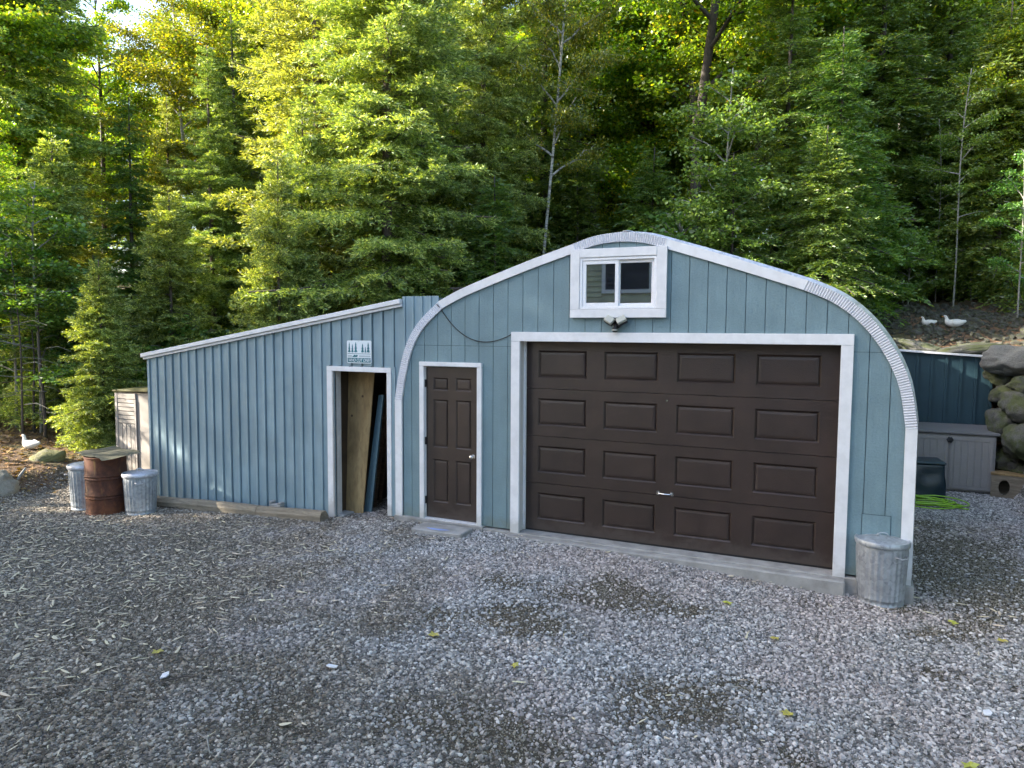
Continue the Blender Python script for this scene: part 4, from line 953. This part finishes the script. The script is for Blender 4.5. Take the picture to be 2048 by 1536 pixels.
def conifer(seed, H=12, rad=1.9, base=.08, leaf='needle', bark='bark_spruce', droop=.25, up_tip=.25, den=1.0, tuft=.085, tw=.030, trunk_r=.16, dbl=1):
    rg = np.random.default_rng(seed); P = []; D = []; LN = []
    mb = MB(); path = []; 
    for i in range(13):
        t = i/12; path.append((.05*math.sin(3*t+seed)*t, .05*math.cos(2*t+seed)*t, -.3+(H+.3)*t))
    mb.tube(path, [trunk_r*(1-i/12)**.8+.012 for i in range(13)], 9)
    z = base*H; 
    while z < H*.985:
        t = z/H; prof_ = (1-t)**.75*min(1, .62+(t-base)*2.5); n = rg.integers(4, 7)
        for k in range(n):
            az = rg.uniform(0, 2*math.pi); L_ = float(rad*prof_*(rg.uniform(.45, .8) if rg.random() < .4 else rg.uniform(.8, 1.2))+.12); zz = z+rg.uniform(-.1, .1)
            elev = R(-12+38*t)+rg.normal(0, .10)
            ns = max(3, int(L_/.16)); s = np.linspace(0, 1, ns+1)
            hd = np.array([math.cos(az), math.sin(az), 0.]); side = np.array([-hd[1], hd[0], 0])
            pts = np.outer(s*L_*math.cos(elev), hd)+np.array([0, 0, zz])
            pts[:, 2] += s*L_*math.sin(elev)-droop*L_*(s**1.6)*.8+up_tip*L_*np.maximum(0, s-.6)**2*2.2
            pts += np.outer(np.sin(s*3+seed)*.05*L_, side)
            if L_ > .5 and k < 3: mb.tube([tuple(q) for q in pts[::max(1, ns//3)]], [.012*L_*(1-.7*j/len(pts[::max(1, ns//3)])) for j in range(len(pts[::max(1, ns//3)]))], 4, False)
            # secondary twigs
            m = int(L_/.085*den)+3
            ss = rg.uniform(.02, 1, m); sgn = rg.choice([-1, 1], m); base_p = np.stack([np.interp(ss, s, pts[:, j]) for j in range(3)], 1)
            tl = (.10+.42*L_*(1-ss)**.8*np.minimum(1, ss*4+.45))*rg.uniform(.6, 1.2, m)
            ang = rg.uniform(.7, 1.15, m); fw = pts[-1]-pts[0]; fw /= np.linalg.norm(fw)
            dirs = norm(np.cos(ang)[:, None]*fw+(np.sin(ang)*sgn)[:, None]*side+np.stack([0*ang, 0*ang, rg.normal(-.05, .16, m)], 1))
            for a_, d_, l_ in zip(base_p, dirs, tl):
                q = max(1, int(l_/(tuft*.62))); u = (np.arange(q)+.2)/q*l_
                pp = a_+np.outer(u, d_); pp[:, 2] -= droop*.9*u*u/max(l_, .2)
                dd = norm(d_+rg.normal(0, .28, (q, 3))); P.append(pp); D.append(dd)
                if l_ > .22:      # tertiary
                    q2 = int(l_/.055); u2_ = rg.uniform(.1, 1, q2)*l_; sg = rg.choice([-1, 1], q2)
                    s2 = np.cross(d_, [0, 0, 1]); pp = a_+np.outer(u2_, d_); dd = norm(d_*.7+np.outer(sg, s2)*.8+rg.normal(0, .15, (q2, 3))); pp[:, 2] -= droop*.9*u2_*u2_/max(l_, .2)
                    P.append(pp); D.append(dd); P.append(pp+dd*tuft*.7); D.append(norm(dd+rg.normal(0, .15, (q2, 3))))
            q = int(L_/(tuft*.6)); u = np.linspace(.1, 1, q); pp = np.stack([np.interp(u, s, pts[:, j]) for j in range(3)], 1); P.append(pp); D.append(norm(fw+rg.normal(0, .3, (q, 3))))
        z += H*.020*(1.25-t*.5)
    P = np.concatenate(P); D = np.concatenate(D)
    if dbl > 1:
        P = np.concatenate([P]+[P+rg.normal(0, tuft*.25, P.shape) for _ in range(dbl-1)]); D = norm(np.concatenate([D]*dbl)+rg.normal(0, .32, (len(P), 3)))
    n = len(P)
    N_ = norm(rg.normal(0, 1.0, (n, 3))+[0, 0, .6]); sc_ = rg.uniform(.75, 1.25, n)
    V, F = diamonds(P, D, N_, tuft*1.25*sc_, tw*sc_, .25)
    return tree_obj('proto', mb, V, F, M[bark], M[leaf]), n
def broadleaf(seed, H=14, rad=2.6, clear=.25, leaf='maple', bark='bark_grey', nleaf=24000, lsize=.10, trunk_r=.14, lean=(0, 0), fork=False, flatness=.75, limbs=26, crown_name='crown'):
    rg = np.random.default_rng(seed); mb = MB()
    def axis_pt0(t): return np.array([lean[0]*t*H+.12*math.sin(4*t+seed)*t, lean[1]*t*H+.12*math.cos(3*t+seed)*t, H*t])
    tm = .4 if fork else 1.0
    mb.tube([tuple(axis_pt0(i/14*tm)-np.array([0, 0, .3 if i == 0 else 0])) for i in range(15)], [trunk_r*(1-i/14*tm)**.75+.012 for i in range(15)], 9)
    tips = []; wts = []
    axis_pt = ap0 = axis_pt0
    if fork:
        def axis_pt2(t, f):
            q = max(0, t-.36)*H; return ap0(t)+np.array([f*(.42*q+.12*math.sin(q*1.3+f)), f*.1*q, -.08*q])
        for f in (-1, 1): mb.tube([tuple(axis_pt2(t, f)) for t in np.linspace(.34, .95, 10)], [trunk_r*.75*(1-(t-.34))**1.6+.01 for t in np.linspace(.34, .95, 10)], 8)
    for k in range(limbs):
        if fork: axis_pt = (lambda t, f=(1 if k % 2 else -1): axis_pt2(t, f))
        t = clear+(1-clear)*((k+rg.uniform(0, 1))/limbs)**.9*.97; a = axis_pt(t); az = k*2.4+rg.uniform(-.5, .5)
        env = math.sin(math.pi*min(1, max(.12, (t-clear)/(1-clear)*.8+.2)))**.7
        L_ = rad*env*rg.uniform(.65, 1.15); el = R(15+35*t)+rg.normal(0, .15)
        d = np.array([math.cos(az)*math.cos(el), math.sin(az)*math.cos(el), math.sin(el)])
        npt = 6; pts = [a+d*L_*s+np.array([0, 0, -.12*L_*s*s])+rg.normal(0, .03*L_, 3)*s for s in np.linspace(0, 1, npt)]
        rr = trunk_r*(1-t)**.75*.45+.012
        mb.tube([tuple(q) for q in pts], [rr*(1-.8*j/npt)+.003 for j in range(npt)], 5, False)
        nt = max(3, int(5*L_))
        for j in range(nt):
            s = rg.uniform(.25, 1); b = a+d*L_*s+np.array([0, 0, -.12*L_*s*s]); az2 = az+rg.choice([-1, 1])*rg.uniform(.4, 1.3)
            d2 = np.array([math.cos(az2), math.sin(az2), rg.uniform(-.15, .5)]); d2 /= np.linalg.norm(d2); l2 = L_*(.28+.35*(1-s))*rg.uniform(.6, 1.2)
            mb.tube([tuple(b), tuple(b+d2*l2*.55+[0, 0, .01]), tuple(b+d2*l2)], [rr*.35+.003, .006, .003], 3, False)
            tips.append((b, d2, l2))
    L2 = np.array([t_[2] for t_ in tips]); pr = L2/L2.sum(); idx = rg.choice(len(tips), nleaf, p=pr)
    B = np.array([t_[0] for t_ in tips])[idx]; D2 = np.array([t_[1] for t_ in tips])[idx]; LL = L2[idx]
    u = rg.uniform(0.1, 1.12, nleaf)[:, None]; spread = rg.normal(0, 1, (nleaf, 3))*np.array([1, 1, .28])*(.09+.14*LL[:, None])
    P = B+D2*LL[:, None]*u+spread; P[:, 2] -= .1*rg.uniform(0, 1, nleaf)
    D = norm(rg.normal(0, 1, (nleaf, 3))*[1, 1, .35]+D2*.4+[0, 0, -.25]); N_ = norm(rg.normal(0, .85, (nleaf, 3))+[0, 0, .9])
    sc_ = rg.uniform(.6, 1.25, nleaf); V, F = diamonds(P, D, N_, lsize*sc_, lsize*.78*sc_, .12)
    return tree_obj('proto', mb, V, F, M[bark], M[leaf], crown_name)
PR = {}
PR['spruce_a'] = conifer(1, 12, 2.6, .07, den=1.9, tuft=.058, tw=.0165, trunk_r=.105, dbl=2)[0]
PR['spruce_b'] = conifer(2, 12, 2.3, .13, den=1.6, tuft=.058, tw=.0165, trunk_r=.12, dbl=2)[0]
PR['spruce_s'] = conifer(3, 5, 1.35, .05, den=2.1, tuft=.05, tw=.0165, trunk_r=.035, dbl=2)[0]
PR['hem_a'] = conifer(4, 11, 2.6, .06, leaf='hemlock', bark='bark_dark', droop=.35, up_tip=.0, den=1.4, tuft=.068, tw=.024, trunk_r=.10, dbl=1)[0]
PR['hem_s'] = conifer(6, 5, 1.7, .03, leaf='hemlock', bark='bark_dark', droop=.35, up_tip=0, den=1.7, tuft=.062, tw=.022, trunk_r=.03, dbl=1)[0]
PR['maple_a'] = broadleaf(11, 14, 3.2, .22, nleaf=60000, lsize=.10, bark='bark_dark', trunk_r=.17)
PR['maple_b'] = broadleaf(12, 14, 2.9, .3, nleaf=56000, lsize=.10, bark='bark_dark', trunk_r=.11)
PR['fork'] = broadleaf(19, 14, 2.6, .38, nleaf=36000, lsize=.10, bark='bark_dark', trunk_r=.15, limbs=30, fork=True)
PR['birch'] = broadleaf(13, 14, 2.3, .35, 'birchleaf', 'bark_birch', 36000, .075, .058, (.06, .0))
PR['sapling'] = broadleaf(14, 6, 1.3, .22, 'shrubleaf', 'bark_grey', 9000, .075, .016, (.01, .02), limbs=18)
PR['thin'] = broadleaf(15, 7, 1.0, .35, 'shrubleaf', 'bark_grey', 5200, .06, .014, (.02, 0), limbs=14)
PR['shrub'] = broadleaf(16, 2.4, 1.0, .08, 'shrubleaf', 'bark_grey', 5200, .085, .02, limbs=22, crown_name='foliage')
BASEH = {'fork': 14, 'spruce_a': 12, 'spruce_b': 12, 'spruce_s': 5, 'hem_a': 11, 'hem_s': 5, 'maple_a': 14, 'maple_b': 14, 'birch': 14, 'sapling': 6, 'thin': 7, 'shrub': 2.4}
NAME = {'fork': 'maple_tree', 'spruce_a': 'spruce_tree', 'spruce_b': 'spruce_tree', 'spruce_s': 'young_spruce', 'hem_a': 'hemlock_tree', 'hem_s': 'young_hemlock', 'maple_a': 'maple_tree', 'maple_b': 'maple_tree', 'birch': 'birch_tree', 'sapling': 'sapling', 'thin': 'sapling', 'shrub': 'shrub'}
used = set()
def tree(kind, x, y, H, label, group=None, wide=1.0, rz=None, z=None, tilt=(0, 0)):
    if kind in used: o = copy_tree(PR[kind])
    else: o = PR[kind]; used.add(kind)
    o.name = NAME[kind]; s = H/BASEH[kind]; o.scale = (s*wide, s*wide, s); o.location = (x, y, (gz(x, y) if z is None else z)-.05)
    o.rotation_euler = (tilt[0], tilt[1], random.uniform(0, 6.28) if rz is None else rz)
    cat = {'shrub': 'shrub', 'sapling': 'sapling', 'thin': 'sapling'}.get(kind, 'tree')
    if 'group' in o: del o['group']
    tag(o, label, cat, group); return o
def T(kind, px, D, H, label, **k):
    x, y = at(px, D); return tree(kind, x, y, H, label, **k)
# --- individually recognisable trees
T('spruce_a', 775, 16.0, 15.5, 'tall sunlit spruce with pale tips rising behind the tall blue panel', wide=1.0)
T('spruce_b', 640, 17.5, 16.5, 'spruce with thick brown trunk behind the lean-to roof')
T('spruce_s', 560, 14.6, 6.3, 'pointed young spruce with bright tips behind the middle of the lean-to', wide=.8)
T('spruce_s', 612, 15.6, 7.6, 'taller young spruce just right of the pointed sunlit one', wide=.75)
T('spruce_b', 850, 18, 13, 'slim sunlit spruce at the right flank of the tall one', wide=.8)
T('spruce_a', 430, 18.5, 9.5, 'mid-height spruce behind the left half of the lean-to')
T('spruce_s', 345, 16.5, 5.6, 'shaded young spruce behind the low end of the lean-to roof')
T('spruce_b', 45, 20.0, 19, 'old conifer with thick dark trunk at the upper left')
T('spruce_s', 205, 14.5, 3.9, 'small bushy fir left of the lean-to above the resin shed')
T('spruce_a', 965, 19, 15, 'dark green spruce left of the pale leaning birch', wide=.8)
T('spruce_s', 880, 16.2, 3.9, 'small fir showing above the gap between lean-to and arch')
T('hem_s', 985, 17, 6.2, 'low dark hemlock behind the left shoulder of the arch')
T('hem_a', 1085, 22, 18, 'tall hemlock with dark straight trunk behind the pale birch', wide=.8)
T('birch', 1058, 18.5, 16, 'slender pale birch leaning right above the left roof slope', wide=.6, rz=YAW, tilt=(0, R(2.5)))
T('fork', 1385, 20.5, 16, 'large dark-limbed maple above the garage window', wide=1.05)
T('maple_b', 1560, 27, 19, 'yellow-green maple glowing behind the dark hemlocks')
T('sapling', 1440, 15.8, 6.6, 'pale-stemmed maple sapling behind the right roof slope')
T('thin', 1900, 17.2, 5.6, 'thin pale sapling rising beside the white hens')
T('thin', 1865, 18.4, 4.6, 'spindly sapling with sparse leaves left of the hens')
T('hem_a', 1560, 18, 9.5, 'dark hemlock behind the right shoulder of the arch')
T('hem_s', 1660, 17, 6.6, 'young hemlock with drooping sprays above the corrugated shoulder')
T('hem_a', 1740, 20, 13, 'broad dark hemlock above the teal shed')
T('hem_a', 1870, 21, 12, 'tall shaded hemlock behind the two thin saplings')
T('hem_s', 1985, 18, 7.2, 'young hemlock at the right above the boulder wall')
T('maple_b', 2040, 18, 8, 'leafy young maple crowding the right edge')
T('maple_a', 1960, 25, 17, 'maple with yellowing top at the upper right')
T('sapling', 2030, 15.4, 3.6, 'low leafy maple sapling above the capstone boulder')
T('maple_b', 1625, 22, 15.5, 'maple with bright upper leaves between the dark hemlocks at right')
T('maple_a', 1800, 23, 16, 'wide maple above the broad dark hemlock at the upper right')
T('maple_b', 1500, 21, 13.5, 'leafy maple right of the forked maple')
T('maple_b', 1185, 24, 15.5, 'leafy maple between the pale birch and the forked maple')
T('maple_a', 1290, 26, 16.5, 'maple left of the forked maple, behind the gable window')
T('shrub', 1935, 18.0, 1.5, 'low leafy shrub right behind the white hens')
for i_, (px_s, D_s, H_s) in enumerate([(1765, 17.8, 1.3), (1830, 18.6, 1.5), (1880, 19.0, 1.4), (1960, 18.8, 1.6), (2010, 17.6, 1.3), (2040, 18.6, 1.8)]):
    T('shrub', px_s, D_s, H_s, 'low leafy plant growing on the bank above the boulder wall', group='plants on the right bank')
T('sapling', 1690, 18.5, 5.0, 'leafy sapling in front of the dark hemlock at the right')
tree('hem_s', .1, 7.9, 5.4, 'young hemlock just behind the crest of the arch')  # added here to keep the sun off the right bank
tree('hem_s', 1.9, 8.4, 4.6, 'small hemlock behind the right straight roof edge')
T('shrub', 1730, 16.6, 2.0, 'leafy shrub beside the corrugated shoulder of the arch')
T('shrub', 1800, 18.5, 1.9, 'leafy shrub at the foot of the dark hemlocks')
T('shrub', 1650, 17.4, 2.2, 'bright-leaved shrub behind the straight right roof edge', wide=1.1)
T('shrub', 1370, 16.8, 3.4, 'round leafy shrub behind the top of the arch')
T('shrub', 1040, 16.6, 2.6, 'pale green shrub at the left foot of the straight roof edge')
T('birch', 405, 25, 15, 'white-barked birch with twin sunlit stems at the upper left')
T('birch', 655, 27, 19, 'tall birch whose pale trunk shows above the spruces')
T('maple_b', 215, 26, 13.5, 'yellow-green maple beside the open sky at the upper left')
T('maple_a', 530, 25, 15, 'maple with bright crown above the pointed spruce')
T('maple_b', 770, 27, 18, 'maple crown behind the top of the tallest spruce')
T('maple_b', 915, 27, 15, 'maple behind the slim spruce left of centre')
T('maple_a', 1220, 29, 18, 'sun-yellowed maple between the pale birch and forked maple')
T("maple_b", -15, 16.5, 7.0, 'leafy maple catching sun at the left edge', wide=.9)
T('sapling', 75, 15.4, 5.4, 'sunlit maple sapling left of the small bushy fir', wide=1.3)
T('shrub', 355, 17, 2.9, 'bright leafy shrub peeping over the low end of the lean-to')
T('shrub', 262, 16.5, 1.6, 'shaded shrub between the resin shed and the bushy fir')
T("shrub", 40, 17.0, 1.7, "shrub standing behind the white duck")
T('sapling', 25, 15.6, 4.4, 'broad leafy maple sapling behind the white duck at the left edge', wide=1.5)
T('spruce_s', 120, 16.5, 6.5, 'young spruce between the sunlit sapling and the old conifer')
# --- the rest of the wood
gm = 'trees filling the middle of the wood'
for i, (px, D, k, H) in enumerate([(270, 21, 'hem_a', 8.5), (345, 23, 'spruce_b', 9), (480, 21, 'hem_a', 11), (700, 21, 'spruce_b', 15), (890, 21, 'maple_b', 12), (1010, 25, 'hem_a', 14), (1150, 21, 'hem_s', 6.5), (1160, 25, 'maple_a', 15), (1240, 24, 'hem_s', 5), (1300, 20, 'hem_s', 6), (1330, 30, 'spruce_a', 16), (1450, 22, 'maple_b', 11), (1480, 30, 'maple_a', 20), (1640, 24, 'maple_b', 15), (1700, 28, 'maple_a', 19), (1820, 27, 'maple_b', 18), (2090, 24, 'hem_a', 15), (2120, 19, 'hem_a', 10), (120, 24, 'spruce_a', 13), (-20, 20, 'maple_b', 14), (560, 20, 'hem_s', 6.5), (1610, 20.5, 'hem_a', 9), (1920, 19.5, 'hem_s', 7)]):
    T(k, px, D, H, 'forest tree standing among others in the wood behind the buildings', group=gm)
gf = 'distant trees deep in the forest'
for row, (D, step) in enumerate(((33, 115), (42, 130), (54, 140))):
    px = -150+row*40
    while px < 2250:
        if not (170 < px < 340 and row < 3) and not (1195 < px < 1290 and row < 1):
            kk = random.choice(['maple_a', 'maple_b', 'maple_b', 'birch', 'spruce_a', 'hem_a'])
            T(kk, px+random.uniform(-30, 30), D+random.uniform(-3, 3), random.uniform(15, 20), 'distant forest tree seen only between nearer ones', group=gf)
        else: T('hem_a' if row else 'maple_b', px, D, 11.0, 'distant forest tree seen only between nearer ones', group=gf)
        px += step*random.uniform(.85, 1.15)
gu = 'low undergrowth plants along the forest edge'
for i in range(46):
    px = random.uniform(-40, 2080); D = random.uniform(17.5, 27); kk = random.choice(['shrub', 'hem_s', 'sapling', 'spruce_s', 'hem_s'])
    H_ = {'shrub': 2.0, 'hem_s': 3.4, 'sapling': 4.5, 'spruce_s': 3.2}[kk]*random.uniform(.7, 1.2)
    T(kk, px, D, H_, 'undergrowth plant below the taller forest trees', group=gu)
# bare thin trunks at the left
gs = 'bare thin trunks in the shade at the left'
for px, D, r_, h in ((100, 17, .05, 4.5), (128, 19, .045, 4.5), (62, 15.4, .03, 2.6), (38, 14.8, .025, 4), (84, 15, .04, 3.2), (300, 20, .05, 4), (1330, 27, .06, 5), (1260, 26, .07, 5)):
    x, y = at(px, D); z = gz(x, y)-.1
    t_ = empty('bare_tree', (x, y, z), 0, 'thin bare trunk standing in the shade under the crowns', 'tree', gs)
    mb = MB(); mb.tube([(.15*math.sin(k*.5+px)*k/8, 0, h*k/8) for k in range(9)], [r_*(1-.7*k/8) for k in range(9)], 7); mb.build('trunk', M['bark_dark'], t_, smooth=True)
    mb = MB()
    for k in range(9):
        a = k*2.1; zz = h*(.2+.07*k); mb.tube([(.1, 0, zz), (.1+.4*math.cos(a), .4*math.sin(a), zz+.05), (.1+.8*math.cos(a), .8*math.sin(a), zz-.05)], [.008, .006, .003], 4, False)
    mb.build('dead_branches', M['bark_grey'], t_)
# fallen branches
for px0, py0, z0, px1, py1, z1, lb in ((182, 815, .35, 230, 800, .75, 'pale fallen branch behind the resin shed'), (60, 845, .3, 108, 832, .5, 'fallen branch above the duck'), (28, 975, -.2, 52, 935, .12, 'thin stick leaning on the sunlit bank'), (15, 948, -.05, 42, 942, .0, 'short grey log on the bank below the duck')):
    a, b = onz(px0, py0, z0), onz(px1, py1, z1); o = MB().tube([(0, 0, 0), tuple((b-a)*.5+Vector((0, 0, .03))), tuple(b-a)], [.03, .025, .015], 7).build('fallen_branch', M['bark_grey'], None, smooth=True); o.location = a; tag(o, lb, 'branch', 'fallen branches')
# trees out of the picture at the left, whose crowns shade the yard
go = 'trees left of the picture that shade the yard'
for i, (x, y, H, k) in enumerate([(-17.0, -8.2, 15, 'hem_a'), (-16.4, -9.8, 15, 'hem_a'), (-15.4, -12.2, 15, 'spruce_a'), (-14.2, -14.5, 15, 'hem_a'), (-13.5, -17, 14, 'maple_a'), (-21, -8.9, 20, 'maple_b'), (-20.2, -11.5, 18, 'maple_a'), (-19, -14, 18, 'hem_a'), (-17.5, -17, 17, 'maple_a'), (-23, -13, 20, 'hem_a'), (-17.8, -5.3, 14, 'birch'), (-19.6, -6.2, 17, 'birch'), (-19, -4.4, 12.5, 'birch'), (-19, -7.0, 12.5, 'birch'), (-20.5, -2.2, 8.5, 'hem_a'), (-20, .4, 8, 'hem_a'), (-23, 2, 9, 'hem_a')]):
    tree(k, x, y, H, 'forest tree standing beyond the left edge of the picture', group=go, wide=1.35 if H == 12.5 and k == 'birch' else 1.0)

for i, (x, y, H, k) in enumerate([(7.2, 5.2, 11, 'hem_a'), (8.6, 2.4, 12, 'maple_a'), (9.2, -.8, 12, 'hem_a'), (9.5, -4.5, 12, 'maple_b'), (8.8, 7.5, 13, 'maple_a'), (12, 0, 14, 'hem_a'), (7.0, 3.4, 10, 'hem_a'), (7.9, .6, 11, 'hem_a')]):  # unseen trees added to block sky light from the right
    tree(k, x, y, H, 'forest tree standing beyond the right edge of the picture', group='unseen trees right of the picture that block sky light')
# ------------------------------------------------------------------ the house seen in the window glass
HS = empty('house', (-3.2, -11.6, -.3), 0, 'tan clapboard house facing the garage, reflected in its window', 'house')
MB().box(-2.2, 10.0, -.2, -.012, 0, 5.6).build('wall', M['house_siding'], HS)  # unseen wall lengthened to the right to block sky light behind the camera
hw = (-.65, .6, 4.0, 5.15)  # local window x0,x1,z0,z1
for k in range(37):
    z = .05+.15*k; segs = [(-2.2, 10.0)] if (z+.15 < hw[2]-.1 or z > hw[3]+.1) else [(-2.2, hw[0]-.1), (hw[1]+.1, 10.0)]
    for a, b in segs:
        if b-a > .02: MB().hexa([(a, 0.024, z), (b, .024, z), (a, -.011, z), (b, -.011, z), (a, -.002, z+.149), (b, -.002, z+.149), (a, -.011, z+.149), (b, -.011, z+.149)]).build('clapboard', M['house_siding'], HS)
hwo = ring(MB(), hw[0]-.1, hw[1]+.1, hw[2]-.1, hw[3]+.1, .1, -.01, .035).build('window', M['vinyl'], HS)
MB().box(hw[0], hw[1], -.011, .003, hw[2], hw[3]).build('glass_pane', M['black'], hwo)
MB().box(hw[0]+.28, hw[0]+.34, -.005, .02, hw[2], hw[3]).build('mullion', M['vinyl'], hwo)
MB().hexa([(-2.5, -4, 5.61), (10.3, -4, 5.61), (-2.5, .45, 5.61), (10.3, .45, 5.61), (-2.5, -4, 8.2), (10.3, -4, 8.2), (-2.5, .45, 5.75), (10.3, .45, 5.75)]).build('roof', M['asphalt_roof'], HS)

# ------------------------------------------------------------------ small litter
gl_ = 'yellow leaves lying on the gravel'
for i, (px, py, s, lb) in enumerate(((868, 1268, .055, 'bright yellow leaf on the gravel below the entry door'), (1905, 1244, .06, 'yellow leaf on the gravel at the far right'), (1550, 1276, .05, 'yellow-green leaf left of the fluted trash can'), (1575, 1425, .06, 'yellow leaf at lower right of the gravel'), (1940, 1530, .06, 'yellow leaf at the bottom right corner'), (1030, 1330, .045, 'small yellow leaf in the middle of the gravel'), (2005, 1280, .05, 'pale yellow leaf by the right edge'), (315, 1302, .05, 'yellowish leaf among the wood chips'), (1455, 1205, .06, 'tan curled leaf on the gravel before the garage door'))):
    pp = onz(px, py, -.1); pp = onz(px, py, gz(pp.x, pp.y)+.03); mb = MB(); n = 10
    mb.v = [(s*(.55 if k % 2 else 1)*math.cos(2*math.pi*k/n), s*(.5 if k % 2 else .9)*math.sin(2*math.pi*k/n), .008*math.sin(k*1.7)) for k in range(n)]+[(0, 0, -.004)]
    mb.f = [(k, (k+1) % n, n) for k in range(n)]; o = mb.build('fallen_leaf', M['yellow']); o.location = pp; o.rotation_euler = (.1, .1, i); tag(o, lb, 'leaf', gl_)
for i, (px, py, lb) in enumerate(((664, 1332, 'flat white scrap on the gravel at centre left'), (1492, 1148, 'white paper scrap at the foot of the garage apron'), (1975, 1425, 'small white scrap at the lower right'), (330, 1350, 'small white scrap among the wood chips'))):
    pp = onz(px, py, -.1); pp = onz(px, py, gz(pp.x, pp.y)+.03); o = MB().prism([(-.045, -.02), (.03, -.03), (.05, .01), (.0, .03), (-.04, .02)], -.004, .004).build('paper_scrap', M['scrap']); o.location = pp; o.rotation_euler = (R(80), 0, i*.7); tag(o, lb, 'scrap')
for i, (px, py, px2, py2, lb) in enumerate(((325, 1388, 400, 1380, 'dark curved twig on the left gravel'), (1475, 1430, 1490, 1480, 'thin brown twig on the lower right gravel'), (1960, 1320, 2046, 1362, 'long thin twig at the right edge'), (1455, 1372, 1500, 1385, 'pale twig beside the dirt patch at lower right'), (395, 1495, 420, 1536, 'pale splinter at the bottom left'), (1230, 1500, 1180, 1478, 'short dark twig at the bottom centre'))):
    a = onz(px, py, -.12); b = onz(px2, py2, -.12); a.z = gz(a.x, a.y)+.035; b.z = gz(b.x, b.y)+.035; m_ = (b-a)*.5+Vector((0, .03, .01))
    o = MB().tube([(0, 0, 0), tuple(m_), tuple(b-a)], [.006, .005, .003], 5).build('twig', M['bark_dark'] if i in (0, 5) else M['bark_grey']); o.location = a; tag(o, lb, 'twig', 'twigs on the gravel')
